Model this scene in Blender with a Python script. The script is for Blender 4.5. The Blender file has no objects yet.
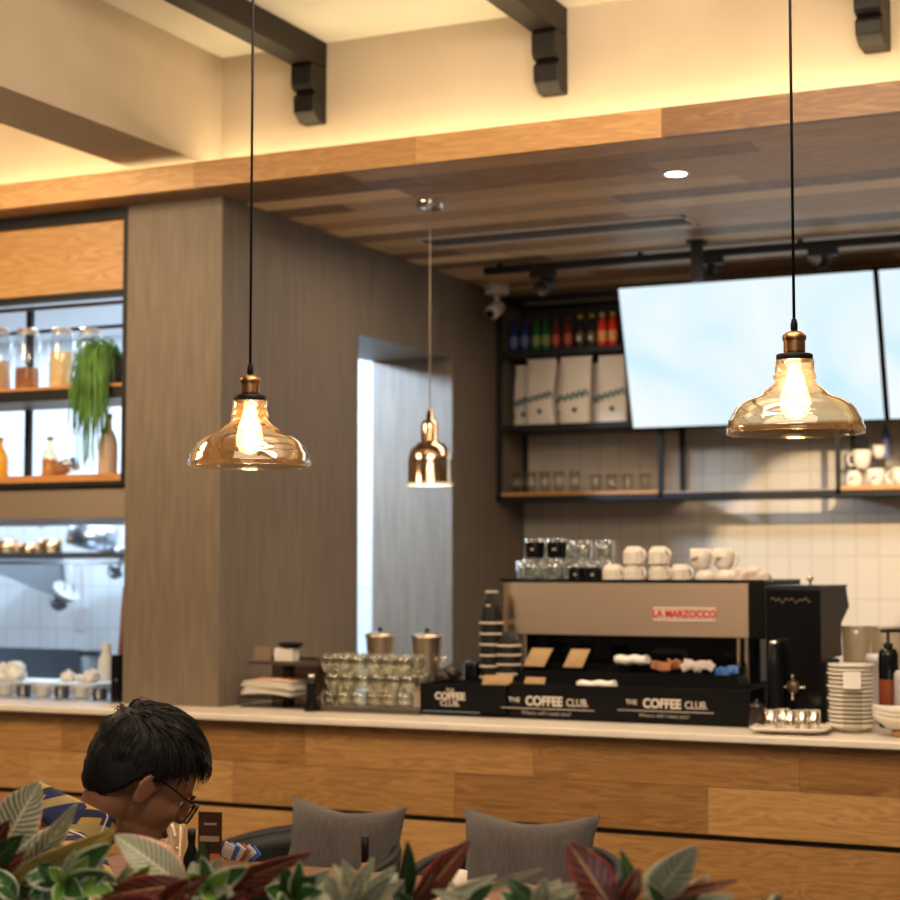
import bpy, bmesh, math, random
from mathutils import Vector, Matrix, noise
random.seed(7)
PI = math.pi
SC = bpy.context.scene
COL = SC.collection

# ------------------------------------------------------------------ camera
FPX = 1760.0
YAW, PITCH = math.radians(25.25), math.radians(3.8)
CAM = Vector((0, 0, 1.55))
cd = bpy.data.cameras.new('camera'); cam = bpy.data.objects.new('camera', cd); COL.objects.link(cam)
cam.location = CAM; cam.rotation_euler = (PI / 2 + PITCH, 0, YAW)
cd.sensor_width = 36; cd.lens = FPX / 900 * 36; cd.clip_start = .05; cd.clip_end = 100
cd.dof.use_dof = True; cd.dof.focus_distance = 3.55; cd.dof.aperture_fstop = 4.2
SC.camera = cam
# ------------------------------------------------------------------ world, exposure
w = bpy.data.worlds.new('world'); SC.world = w; w.use_nodes = True
w.node_tree.nodes['Background'].inputs[0].default_value = (1.0, .80, .60, 1)
w.node_tree.nodes['Background'].inputs[1].default_value = .13
SC.view_settings.view_transform = 'Standard'; SC.view_settings.look = 'None'
SC.view_settings.gamma = 1; SC.view_settings.exposure = 0.0
try:
    SC.view_settings.use_curve_mapping = False
except Exception: pass

def light(name, kind, loc, energy, color, size=.1, size_y=None, target=None, spot=None, blend=.3):
    ld = bpy.data.lights.new(name, kind); ld.energy = energy; ld.color = color
    if kind == 'AREA':
        ld.size = size
        if size_y: ld.shape = 'RECTANGLE'; ld.size_y = size_y
    else: ld.shadow_soft_size = size
    if kind == 'SPOT': ld.spot_size = math.radians(spot); ld.spot_blend = blend
    o = bpy.data.objects.new(name, ld); COL.objects.link(o); o.location = loc
    if target is not None:
        o.rotation_euler = (Vector(target) - Vector(loc)).to_track_quat('-Z', 'Y').to_euler()
    return o
WARM = (1, .72, .42); WARM2 = (1, .80, .58); COOL = (.68, .84, 1)
light('dining_light', 'AREA', (-1.0, 2.6, 3.3), 32, WARM2, 2.6, 1.2, (-1.6, 5.2, .6))
light('dining_light', 'AREA', (-4.4, 3.6, 3.0), 52, WARM, 1.2, .8, (-4.0, 5.3, .9))
light('kitchen_light', 'AREA', (-6.0, 7.5, 2.82), 88, COOL, 3.8, .5, (-6.0, 7.7, 0))
light('kitchen_light', 'AREA', (-4.75, 6.05, 2.8), 150, (.55, .76, 1), .25, .25, (-3.7, 7.3, 1.5))
light('counter_spot', 'SPOT', (-.55, 4.9, 2.85), 820, (1, .78, .50), .02, None, (-1.93, 8.2, 1.62), 16, .35)
light('track_light', 'SPOT', (-2.9, 6.9, 2.72), 9, WARM2, .03, None, (-2.5, 8.2, 2.3), 75, .8)
light('bar_light', 'AREA', (-1.9, 6.2, 2.85), 20, WARM2, 2.4, .5, (-1.9, 6.4, 0))
light('bar_light', 'AREA', (-1.2, 3.3, 3.3), 50, WARM2, 1.6, .5, (-1.9, 5.6, 1.2))
light('plant_light', 'AREA', (-.8, 1.5, 3.1), 27, WARM2, 1.8, .6, (-1.1, 2.1, 1.0))
light('front_fill', 'AREA', (1.2, -2.4, 1.3), 30, (1, .90, .80), 3.0, 2.0, (-1.5, 6, 2.2))  # unseen fill added behind the camera to lift the soffit and bar
light('ceiling_fill', 'AREA', (-1.6, 3.9, 2.98), 27, WARM2, 2.4, .3, (-1.6, 4.3, 5))  # added upward fill, outside the cove, to brighten the upper ceiling
light('beam_spot', 'SPOT', (-1.9, 3.6, 2.7), 9, (1, .85, .7), .02, None, (-3.07, 4.05, 2.78), 34, .12)

# ------------------------------------------------------------------ projecting photo pixels onto real planes
_fw = Vector((-math.sin(YAW) * math.cos(PITCH), math.cos(YAW) * math.cos(PITCH), math.sin(PITCH)))
_rt = Vector((math.cos(YAW), math.sin(YAW), 0)); _up = _rt.cross(_fw)
def ray(px, py): return _fw + _rt * ((px - 450) / FPX) + _up * ((450 - py) / FPX)
def P(px, py, ax, val):
    d = ray(px, py); i = 'xyz'.index(ax)
    return CAM + d * ((val - CAM[i]) / d[i])
def PD(px, py, D): return CAM + ray(px, py) * D
def X(px, y, z):
    k = (px - 450) / FPX
    a = _rt - _fw * k; v = Vector((0, y, z)) - Vector((0, CAM.y, CAM.z))
    return -(a.y * v.y + a.z * v.z) / a.x
def Z(px, py, y): return P(px, py, 'y', y).z
def dist(x, y): return Vector((x, y, 1.55)).xy.dot(_fw.xy) / _fw.xy.length

# ------------------------------------------------------------------ materials
MATS = {}
def newmat(name):
    m = bpy.data.materials.new(name); m.use_nodes = True
    return m, m.node_tree.nodes, m.node_tree.links
def mat(name, col, rough=.5, metal=0., bump=0., bscale=60., var=0., vscale=8., emit=None, es=1., spec=None, aniso=None, sheen=0., stretch=None, coat=0.):
    if name in MATS: return MATS[name]
    m, N, L = newmat(name); b = N['Principled BSDF']
    b.inputs['Base Color'].default_value = (*col, 1); b.inputs['Roughness'].default_value = rough; b.inputs['Metallic'].default_value = metal
    if spec is not None: b.inputs['Specular IOR Level'].default_value = spec
    if aniso: b.inputs['Anisotropic'].default_value = aniso
    if sheen: b.inputs['Sheen Weight'].default_value = sheen
    if coat: b.inputs['Coat Weight'].default_value = coat
    tc = N.new('ShaderNodeTexCoord'); mp = N.new('ShaderNodeMapping'); L.new(tc.outputs['Object'], mp.inputs[0])
    if stretch: mp.inputs['Scale'].default_value = stretch
    if var:
        n = N.new('ShaderNodeTexNoise'); n.inputs['Scale'].default_value = vscale; n.inputs['Detail'].default_value = 6
        L.new(mp.outputs[0], n.inputs[0])
        r = N.new('ShaderNodeMapRange'); r.inputs[1].default_value = .3; r.inputs[2].default_value = .7; r.inputs[3].default_value = 1 - var; r.inputs[4].default_value = 1 + var
        L.new(n.outputs[0], r.inputs[0])
        h = N.new('ShaderNodeHueSaturation'); h.inputs['Color'].default_value = (*col, 1); L.new(r.outputs[0], h.inputs['Value'])
        L.new(h.outputs[0], b.inputs['Base Color'])
    if bump:
        n = N.new('ShaderNodeTexNoise'); n.inputs['Scale'].default_value = bscale; n.inputs['Detail'].default_value = 4
        L.new(mp.outputs[0], n.inputs[0])
        bp = N.new('ShaderNodeBump'); bp.inputs['Strength'].default_value = bump; bp.inputs['Distance'].default_value = .004
        L.new(n.outputs[0], bp.inputs['Height']); L.new(bp.outputs[0], b.inputs['Normal'])
    if emit: b.inputs['Emission Color'].default_value = (*emit, 1); b.inputs['Emission Strength'].default_value = es
    MATS[name] = m; return m
def ramp(N, pts):
    r = N.new('ShaderNodeValToRGB'); e = r.color_ramp.elements
    while len(e) < len(pts): e.new(.5)
    for i, (p, c) in enumerate(pts): e[i].position = p; e[i].color = (*c, 1)
    return r
def wood(name, lo, mid, hi, rough=.45, grain=(1.2, 14, 14), tone=True, seed=0., coat=0.):
    """planks: the per-face attribute 'tone' picks each board's own colour and grain"""
    m, N, L = newmat(name); b = N['Principled BSDF']; b.inputs['Roughness'].default_value = rough
    b.inputs['Coat Weight'].default_value = coat; b.inputs['Coat Roughness'].default_value = .3
    tc = N.new('ShaderNodeTexCoord'); at = N.new('ShaderNodeAttribute'); at.attribute_name = 'tone'
    cb = N.new('ShaderNodeVectorMath'); cb.operation = 'MULTIPLY_ADD'
    cb.inputs[1].default_value = (37, 53, 71); cb2 = N.new('ShaderNodeCombineXYZ')
    for i in range(3): L.new(at.outputs['Fac'], cb2.inputs[i])
    L.new(cb2.outputs[0], cb.inputs[0]); L.new(tc.outputs['Object'], cb.inputs[2])
    mp = N.new('ShaderNodeMapping'); mp.inputs['Scale'].default_value = grain; mp.inputs['Location'].default_value = (seed, seed, seed); L.new(cb.outputs[0], mp.inputs[0])
    n1 = N.new('ShaderNodeTexNoise'); n1.inputs['Scale'].default_value = 1.3; n1.inputs['Detail'].default_value = 3; n1.inputs['Distortion'].default_value = 1.2; L.new(mp.outputs[0], n1.inputs[0])
    mu = N.new('ShaderNodeMath'); mu.operation = 'MULTIPLY'; mu.inputs[1].default_value = 9; L.new(n1.outputs[0], mu.inputs[0])
    fr = N.new('ShaderNodeMath'); fr.operation = 'PINGPONG'; fr.inputs[1].default_value = .5; L.new(mu.outputs[0], fr.inputs[0])
    n2 = N.new('ShaderNodeTexNoise'); n2.inputs['Scale'].default_value = 9; n2.inputs['Detail'].default_value = 8; L.new(mp.outputs[0], n2.inputs[0])
    a1 = N.new('ShaderNodeMath'); a1.operation = 'MULTIPLY_ADD'; a1.inputs[1].default_value = .52; L.new(fr.outputs[0], a1.inputs[0]); 
    m2 = N.new('ShaderNodeMath'); m2.operation = 'MULTIPLY'; m2.inputs[1].default_value = .38; L.new(n2.outputs[0], m2.inputs[0]); L.new(m2.outputs[0], a1.inputs[2])
    a2 = N.new('ShaderNodeMath'); a2.operation = 'ADD'; L.new(a1.outputs[0], a2.inputs[0])
    if tone:
        t = N.new('ShaderNodeMath'); t.operation = 'MULTIPLY_ADD'; t.inputs[1].default_value = 1.25; t.inputs[2].default_value = -.50; L.new(at.outputs['Fac'], t.inputs[0]); L.new(t.outputs[0], a2.inputs[1])
    else: a2.inputs[1].default_value = .2
    r = ramp(N, [(0.0, lo), (.5, mid), (1.0, hi)]); L.new(a2.outputs[0], r.inputs[0]); L.new(r.outputs[0], b.inputs['Base Color'])
    bp = N.new('ShaderNodeBump'); bp.inputs['Strength'].default_value = .15; bp.inputs['Distance'].default_value = .002; L.new(n2.outputs[0], bp.inputs['Height']); L.new(bp.outputs[0], b.inputs['Normal'])
    MATS[name] = m; return m
def tiles(name, c1, c2, mortar, w_, h_, axes='xz', rough=.25, offset=0., ms=.004):
    m, N, L = newmat(name); b = N['Principled BSDF']; b.inputs['Roughness'].default_value = rough
    tc = N.new('ShaderNodeTexCoord'); s = N.new('ShaderNodeSeparateXYZ'); c = N.new('ShaderNodeCombineXYZ'); L.new(tc.outputs['Object'], s.inputs[0])
    L.new(s.outputs['xyz'.index(axes[0])], c.inputs[0]); L.new(s.outputs['xyz'.index(axes[1])], c.inputs[1])
    k = N.new('ShaderNodeTexBrick'); k.offset = offset; k.inputs['Scale'].default_value = 1; k.inputs['Mortar Size'].default_value = ms; k.inputs['Mortar Smooth'].default_value = .2
    k.inputs['Brick Width'].default_value = w_; k.inputs['Row Height'].default_value = h_
    k.inputs['Color1'].default_value = (*c1, 1); k.inputs['Color2'].default_value = (*c2, 1); k.inputs['Mortar'].default_value = (*mortar, 1)
    L.new(c.outputs[0], k.inputs[0]); L.new(k.outputs[0], b.inputs['Base Color'])
    bp = N.new('ShaderNodeBump'); bp.invert = True; bp.inputs['Strength'].default_value = .4; bp.inputs['Distance'].default_value = .002; L.new(k.outputs[1], bp.inputs['Height']); L.new(bp.outputs[0], b.inputs['Normal'])
    MATS[name] = m; return m
def glass(name, tint=(1, 1, 1), refl=1., rough=.02, base=.04, body=None, bodyfac=0.):
    """thin clear glass: see-through with a fresnel reflection, lets lamp light pass"""
    m, N, L = newmat(name); N.remove(N['Principled BSDF']); out = N['Material Output']
    t = N.new('ShaderNodeBsdfTransparent'); t.inputs[0].default_value = (*tint, 1)
    g = N.new('ShaderNodeBsdfGlossy'); g.inputs['Roughness'].default_value = rough; g.inputs[0].default_value = (1, 1, 1, 1)
    lw = N.new('ShaderNodeLayerWeight'); lw.inputs[0].default_value = .5
    pw = N.new('ShaderNodeMath'); pw.operation = 'POWER'; pw.inputs[1].default_value = 2.6; L.new(lw.outputs['Facing'], pw.inputs[0])
    ma = N.new('ShaderNodeMath'); ma.operation = 'MULTIPLY_ADD'; ma.inputs[1].default_value = .75 * refl; ma.inputs[2].default_value = base; L.new(pw.outputs[0], ma.inputs[0])
    mx = N.new('ShaderNodeMixShader'); L.new(ma.outputs[0], mx.inputs[0]); 
    src = t
    if bodyfac:
        d = N.new('ShaderNodeBsdfTranslucent'); d.inputs[0].default_value = (*body, 1); m0 = N.new('ShaderNodeMixShader'); m0.inputs[0].default_value = bodyfac
        L.new(t.outputs[0], m0.inputs[1]); L.new(d.outputs[0], m0.inputs[2]); src = m0
    L.new(src.outputs[0], mx.inputs[1]); L.new(g.outputs[0], mx.inputs[2]); L.new(mx.outputs[0], out.inputs[0])
    MATS[name] = m; return m
def emis(name, col, s):
    m, N, L = newmat(name); N.remove(N['Principled BSDF']); e = N.new('ShaderNodeEmission'); e.inputs[0].default_value = (*col, 1); e.inputs[1].default_value = s
    L.new(e.outputs[0], N['Material Output'].inputs[0]); MATS[name] = m; return m

# ------------------------------------------------------------------ mesh builder
class MB:
    def __init__(s): s.v = []; s.f = []; s.sm = []; s.tone = []; s.uv = []; s.mi = []; s.m = 0
    def face(s, idx, smooth=False, tone=0., uv=None): s.f.append(tuple(idx)); s.sm.append(smooth); s.tone.append(tone); s.uv.append(uv); s.mi.append(s.m)
    def box(s, x0, x1, y0, y1, z0, z1, tone=0., M=None):
        b = len(s.v); pts = [Vector((x, y, z)) for z in (z0, z1) for y in (y0, y1) for x in (x0, x1)]
        s.v += [M @ p if M else p for p in pts]
        for q in ((0, 2, 3, 1), (4, 5, 7, 6), (0, 1, 5, 4), (2, 6, 7, 3), (0, 4, 6, 2), (1, 3, 7, 5)): s.face([b + i for i in q], tone=tone)
        return s
    def cbox(s, c, d, tone=0., M=None):
        return s.box(c[0] - d[0] / 2, c[0] + d[0] / 2, c[1] - d[1] / 2, c[1] + d[1] / 2, c[2] - d[2] / 2, c[2] + d[2] / 2, tone, M)
    def lathe(s, prof, seg=24, M=None, smooth=True, cap0=False, cap1=False, sx=1, sy=1, arc=None, flute=0.):
        b = len(s.v); n = len(prof)
        for r, z in prof:
            for i in range(seg):
                a = 2 * PI * i / seg; rr = r * (1 + (flute if i % 2 else -flute))
                p = Vector((rr * math.cos(a) * sx, rr * math.sin(a) * sy, z)); s.v.append(M @ p if M else p)
        for j in range(n - 1):
            for i in range(seg):
                k = (i + 1) % seg
                s.face((b + j * seg + i, b + j * seg + k, b + (j + 1) * seg + k, b + (j + 1) * seg + i), smooth)
        if cap0: s.face([b + i for i in range(seg)][::-1])
        if cap1: s.face([b + (n - 1) * seg + i for i in range(seg)])
        return s
    def tube(s, pts, r, seg=8, caps=True, r1=None):
        pts = [Vector(p) for p in pts]; b = len(s.v); n = len(pts)
        nrm = None
        for j, p in enumerate(pts):
            t = (pts[min(j + 1, n - 1)] - pts[max(j - 1, 0)]).normalized()
            if nrm is None: nrm = t.orthogonal().normalized()
            else: nrm = (nrm - t * nrm.dot(t)).normalized()
            bn = t.cross(nrm); rr = r if r1 is None else r + (r1 - r) * j / (n - 1)
            for i in range(seg):
                a = 2 * PI * i / seg; s.v.append(p + (nrm * math.cos(a) + bn * math.sin(a)) * rr)
        for j in range(n - 1):
            for i in range(seg):
                k = (i + 1) % seg; s.face((b + j * seg + i, b + j * seg + k, b + (j + 1) * seg + k, b + (j + 1) * seg + i), True)
        if caps: s.face([b + i for i in range(seg)][::-1]); s.face([b + (n - 1) * seg + i for i in range(seg)])
        return s
    def prism(s, poly, axis, a0, a1, M=None, tone=0.):
        """extrude a 2-D outline along an axis"""
        b = len(s.v); n = len(poly)
        for a in (a0, a1):
            for p, q in poly:
                v = {'x': (a, p, q), 'y': (p, a, q), 'z': (p, q, a)}[axis]; v = Vector(v); s.v.append(M @ v if M else v)
        s.face(range(b, b + n), tone=tone); s.face([b + n + i for i in range(n)][::-1], tone=tone)
        for i in range(n): k = (i + 1) % n; s.face((b + i, b + n + i, b + n + k, b + k), tone=tone)
        return s
    def grid(s, fn, nu, nv, smooth=True, closed=False):
        b = len(s.v)
        for i in range(nu + 1):
            for j in range(nv + 1): s.v.append(Vector(fn(i / nu, j / nv)))
        for i in range(nu):
            for j in range(nv):
                a = b + i * (nv + 1) + j
                s.face((a, a + 1, a + nv + 2, a + nv + 1), smooth, uv=[(i / nu, j / nv), (i / nu, (j + 1) / nv), ((i + 1) / nu, (j + 1) / nv), ((i + 1) / nu, j / nv)])
        return s
    def ball(s, c, r, seg=14, rings=8, M=None):
        c = Vector(c); r = r if hasattr(r, '__len__') else (r, r, r)
        prof = [(math.sin(PI * i / rings), -math.cos(PI * i / rings)) for i in range(rings + 1)]
        T = Matrix.Translation(c) @ Matrix.Diagonal((*r, 1)); 
        if M: T = M @ T
        return s.lathe([(max(p, 1e-4), q) for p, q in prof], seg, M=T)
    def mesh(s, name, mats):
        me = bpy.data.meshes.new(name); me.from_pydata([tuple(v) for v in s.v], [], s.f)
        for m in (mats if isinstance(mats, (list, tuple)) else [mats]): me.materials.append(m)
        me.polygons.foreach_set('use_smooth', s.sm); me.polygons.foreach_set('material_index', s.mi)
        at = me.attributes.new('tone', 'FLOAT', 'FACE'); at.data.foreach_set('value', s.tone)
        if any(u is not None for u in s.uv):
            ul = me.uv_layers.new(name='UVMap'); k = 0
            for p, u in zip(me.polygons, s.uv):
                for i in range(p.loop_total):
                    if u: ul.data[p.loop_start + i].uv = u[i]
        bm = bmesh.new(); bm.from_mesh(me); bmesh.ops.recalc_face_normals(bm, faces=bm.faces); bm.to_mesh(me); bm.free()
        me.update(); return me

def tag(o, label=None, cat=None, group=None, kind=None):
    if label: o['label'] = label
    if cat: o['category'] = cat
    if group: o['group'] = group
    if kind: o['kind'] = kind
    return o
def put(name, mb, m, parent=None, loc=(0, 0, 0), rot=None, bevel=0., label=None, cat=None, group=None, kind=None, subsurf=0, solid=0.):
    me = mb if isinstance(mb, bpy.types.Mesh) else mb.mesh(name, m)
    o = bpy.data.objects.new(name, me); COL.objects.link(o); o.parent = parent; o.location = loc
    if rot: o.rotation_euler = rot
    if solid: d = o.modifiers.new('solid', 'SOLIDIFY'); d.thickness = solid; d.offset = 0
    if bevel: d = o.modifiers.new('bevel', 'BEVEL'); d.width = bevel; d.segments = 2; d.limit_method = 'ANGLE'; d.angle_limit = math.radians(40)
    if subsurf: d = o.modifiers.new('sub', 'SUBSURF'); d.levels = subsurf; d.render_levels = subsurf
    return tag(o, label, cat, group, kind)
def thing(name, label, cat, loc=(0, 0, 0), rz=0, group=None):
    o = bpy.data.objects.new(name, None); COL.objects.link(o); o.location = loc; o.rotation_euler = (0, 0, rz); o.empty_display_size = .05
    return tag(o, label, cat, group)
def struct(name, mb, m, parent=None, bevel=0.): return put(name, mb, m, parent, bevel=bevel, kind='structure' if parent is None else None)
def dup(o, loc=None, rz=None, label=None, group=None, parent=None):
    c = o.copy(); COL.objects.link(c); c.parent = parent
    if loc is not None: c.location = loc
    if rz is not None: c.rotation_euler = (0, 0, rz)
    if label: c['label'] = label
    if group: c['group'] = group
    for ch in list(o.children): dup(ch, parent=c)
    return c
def text_mesh(s, size, m, bold=0., extrude=.0004, align='CENTER', sx=1.):
    cu = bpy.data.curves.new('lettering', 'FONT'); cu.body = s; cu.size = size; cu.align_x = align; cu.align_y = 'CENTER'; cu.extrude = extrude; cu.offset = bold
    o = bpy.data.objects.new('tmp', cu); COL.objects.link(o); dg = bpy.context.evaluated_depsgraph_get(); dg.update()
    me = bpy.data.meshes.new_from_object(o.evaluated_get(dg)); bpy.data.objects.remove(o); bpy.data.curves.remove(cu)
    me.materials.clear(); me.materials.append(m)
    for v in me.vertices: v.co.x *= sx
    return me
def lettering(s, size, m, parent, loc, bold=0., align='CENTER', sx=1., label=None):
    """text facing -y"""
    return put('lettering', text_mesh(s, size, m, bold, align=align, sx=sx), m, parent, loc=loc, rot=(PI / 2, 0, 0), label=label)

# ------------------------------------------------------------------ material set
black = mat('black_metal', (.010, .010, .012), .55, spec=.3)
blackp = mat('black_plastic', (.004, .004, .005), .45, spec=.15)
blackg = mat('black_gloss', (.005, .005, .006), .12, spec=.3)
white = mat('white_ceramic', (.75, .68, .60), .25)
white_k = mat('white_enamel', (.8, .8, .8), .3)
plaster = mat('plaster', (.50, .41, .30), .8, var=.10, vscale=2.2, bump=.15, bscale=18)
ceilw = mat('white_ceiling', (.8, .76, .66), .8)
steel = mat('brushed_steel', (.88, .70, .55), .36, 1., bump=.05, bscale=40, stretch=(1, 1, 40))
steelk = mat('kitchen_steel', (.34, .36, .39), .30, 1.)
chrome = mat('chrome', (.8, .76, .7), .08, 1.)
brass = mat('aged_brass', (.42, .22, .09), .32, 1., var=.2, vscale=60)
concrete = mat('floor_concrete', (.11, .09, .075), .5, var=.15, vscale=3)
wallwood = mat('grey_wood_laminate', (.165, .126, .092), .55, var=.16, vscale=5, stretch=(9, 9, .9), bump=.08, bscale=30)
oak = wood('oak_planks', (.19, .080, .022), (.46, .240, .082), (.72, .44, .19), .42)
soffit = wood('soffit_planks', (.19, .10, .055), (.62, .40, .22), (.95, .70, .42), .5)
shelfwood = wood('shelf_wood', (.35, .13, .03), (.55, .24, .07), (.7, .36, .12), .45, tone=False)
tablewood = wood('table_wood', (.12, .045, .02), (.22, .095, .045), (.32, .16, .08), .4, tone=False)
darkbeam = mat('dark_beam', (.013, .009, .007), .55, spec=.3, var=.3, vscale=4, stretch=(12, 1, 12))
walltile = tiles('cream_tile', (.44, .385, .32), (.47, .41, .345), (.38, .335, .28), .105, .20)
kitchtile = tiles('kitchen_tile', (.60, .62, .64), (.64, .66, .68), (.48, .5, .52), .12, .24, ms=.004)
stone = mat('counter_stone', (.80, .71, .61), .25, var=.04, vscale=20)
clear = glass('clear_glass', (.93, .93, .90), 1., base=.05)
clearb = glass('rim_glass', (.82, .84, .82), 1.2, base=.12, body=(.8, .8, .8), bodyfac=.06)
paper = mat('paper', (.7, .65, .58), .7)
paperw = mat('white_paper', (.8, .76, .72), .6)

# ================================================================== STRUCTURE
CZ = 2.90          # timber soffit height
YF = 5.22          # soffit fascia
YW = 5.42          # plaster wall above it
UZ = 1.55 + 1.643 * YW / 4.75
YB = 8.20          # back wall
YC = 5.13          # worktop front
XR = 1.6; XL = -8.5
XP0 = X(125, 5.38, 1.8); XP1 = X(220, 5.38, 1.8)
YP = 5.38

struct('floor', MB().box(-10, 5, -4, 9, -.05, 0), concrete)
# back wall, and the kitchen's part of it
struct('wall_back', MB().box(XP1, XR, YB, YB + .12, 0, CZ), walltile)
struct('wall_kitchen_back', MB().box(XL, XP1, YB, YB + .12, 0, CZ), kitchtile)
struct('wall_kitchen_left', MB().box(XL - .1, XL, YP, YB, 0, CZ), kitchtile)
struct('ceiling_kitchen', MB().box(XL, XP0, 5.60, YB, CZ - .04, CZ - .002), mat('white_kitchen_ceiling', (.85, .86, .88), .7))
# wall with the pillar end and the doorway
YD0 = P(358, 500, 'x', XP1).y; YD1 = P(452, 500, 'x', XP1).y; ZD = P(358, 334, 'x', XP1).z
w_ = MB(); w_.box(XP0, XP1, YP, YD0, 0, CZ); w_.box(XP0, XP1, YD1, YB, 0, CZ); w_.box(XP0, XP1, YD0, YD1, ZD, CZ)
struct('wall_pillar', w_, wallwood)
# timber soffit over the bar: boards run along the bar
def boards(x0, x1, y0, y1, z, th, rows, lens, seed, mb, tones):
    rnd = random.Random(seed); h = (y1 - y0) / rows
    for r in range(rows):
        x = x0 - rnd.random() * lens
        while x < x1:
            l = lens * rnd.uniform(.6, 1.25); a = max(x, x0); b = min(x + l, x1)
            if b > a: mb.box(a, b - .0015, y0 + r * h, y0 + (r + 1) * h - .002, z, z + th, tone=rnd.choice(tones) + rnd.uniform(-.04, .04))
            x += l
so = MB(); boards(XL, XR, YF + .03, YB, CZ, .02, 20, 1.15, 5, so, [.2, .35, .5, .6, .7, .95, .3, .55])
struct('ceiling', so, soffit)
struct('ceiling_slab', MB().box(XL, XR, YF + .03, YB + .12, CZ + .021, CZ + .06), mat('dark_slab', (.05, .04, .03), .9))
ZF = P(430, 134.5, 'y', YF).z
fa = MB(); fx = [XL, X(0, YF, 3) - .9, X(195, YF, 3), X(415, YF, 3), X(662, YF, 3), XR]
for i, t in enumerate([.55, .70, .5, .62, .16]): fa.box(fx[i], fx[i + 1] - .002, YF, YF + .03, CZ - .001, ZF, tone=t)
struct('trim_1', fa, oak)
struct('wall_upper', MB().box(XL, XR, YW, YW + .1, CZ + .061, UZ), plaster)
struct('ceiling_upper', MB().box(-10, 5, .3, YW + .1, UZ, UZ + .08), ceilw)
led = mat('led_strip_diffuser', (1, .8, .4), .5, emit=(1, .77, .42), es=42)
put('led_strip', MB().box(XL + .05, XR - .05, YF + .12, YF + .14, CZ + .064, CZ + .07), led, label='warm glowing light strip hidden in the cove on the timber ledge', cat='light strip')
# downstand plaster beam
xb1 = X(222, YW, 3.3); zb = P(190, 157, 'x', xb1).z; xb0 = P(115, 163, 'z', zb).x
struct('beam_plaster', MB().box(xb0, xb1, .4, YW, zb, UZ), plaster)
# dark timber beams with corbels
pos = ['leftmost of three, beside the plaster beam', 'middle of three, above the chrome lamp', 'rightmost of three, cut by the top edge']
for i, (pl, pf, pr, yb_, yc_) in enumerate([(290, 313, 327, 62, 118), (530, 557, 568, 28, 88), (852, 882, 891, -14, 39)]):
    xr = X(pr, YW, 3.2)
    yf = P(pf, 60, 'x', xr).y; yf = min(max(yf, YW - .3), YW - .10)
    xl = X(pl, yf, 3.1); zbm = Z(pf, yb_, yf); zc = Z(pf, yc_, yf)
    t = thing('ceiling_beam', 'dark timber ceiling beam on a scrolled bracket, ' + pos[i], 'beam', ((xl + xr) / 2, YW, zbm), group=None)
    hw = (xr - xl) / 2; L = YW - 1.2
    put('timber', MB().box(-hw, hw, -L, -.001, 0, UZ - zbm - .001), darkbeam, t, bevel=.004)
    d = YW - yf; H = zbm - zc
    # scrolled profile in (y, z)
    pr_ = [(-.001, 0), (-d, 0), (-d - .012, -H * .06), (-d - .012, -H * .38), (-d + .0, -H * .46), (-d + .03, -H * .50), (-d + .012, -H * .54), (-d + .004, -H * .60), (-d + .008, -H * .85), (-d + .03, -H * .94), (-d + .05, -H), (-.001, -H)]
    put('corbel', MB().prism(pr_, 'x', -hw * .82, hw), darkbeam, t, bevel=.004)

# ------------------------------------------------------------------ bar front and worktop
zl = 1.028
bar = thing('bar_counter', 'long bar counter clad in honey-coloured oak boards with dark groove', 'bar counter', (0, 5.17, 0))
z1 = Z(400, 770, 5.17); z2 = Z(400, 814, 5.17); z3 = Z(400, 819.5, 5.17); z4 = z3 - .19
bf = MB()
def row(z0, z1_, seams, tones):
    for i, t in enumerate(tones):
        a = XL if i == 0 else X(seams[i - 1], 5.17, (z0 + z1_) / 2); b = XR if i == len(seams) else X(seams[i], 5.17, (z0 + z1_) / 2)
        bf.box(a, b - .0015, 0, .02, z0 + .0008, z1_ - .0008, tone=t)
row(z1, zl, [-190, 62, 305, 534, 800], [.4, .5, .36, .50, .36, .30])
row(z2, z1, [-60, 28, 233, 455, 708], [.5, .56, .62, .46, .33, .60])
row(z4, z3, [-100, 140, 470, 600, 1000], [.4, .6, .64, .56, .46, .4])
row(z4 - .17, z4 - .002, [90, 330, 640], [.5, .6, .4, .28]); row(z4 - .36, z4 - .172, [-20, 250, 520, 820], [.5, .6, .4, .5, .5]); row(.08, z4 - .362, [200, 500], [.4, .5, .6])
put('cladding', bf, oak, bar)
put('carcass', MB().box(XL, XR, .02, .2, .0, zl - .001), mat('groove_black', (.008, .007, .006), .6), bar)
put('under_cabinet', MB().box(XP1 + .002, XR, .2, 1.05, .0, zl - .001), blackp, bar)
put('worktop', MB().prism([(XL, YC), (XR, YC), (XR, 6.28), (XP1 + .002, 6.28), (XP1 + .002, YP - .002), (XL, YP - .002)], 'z', zl, 1.05), stone, bevel=.004, label='pale stone worktop running the length of the oak bar', cat='worktop')

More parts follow.
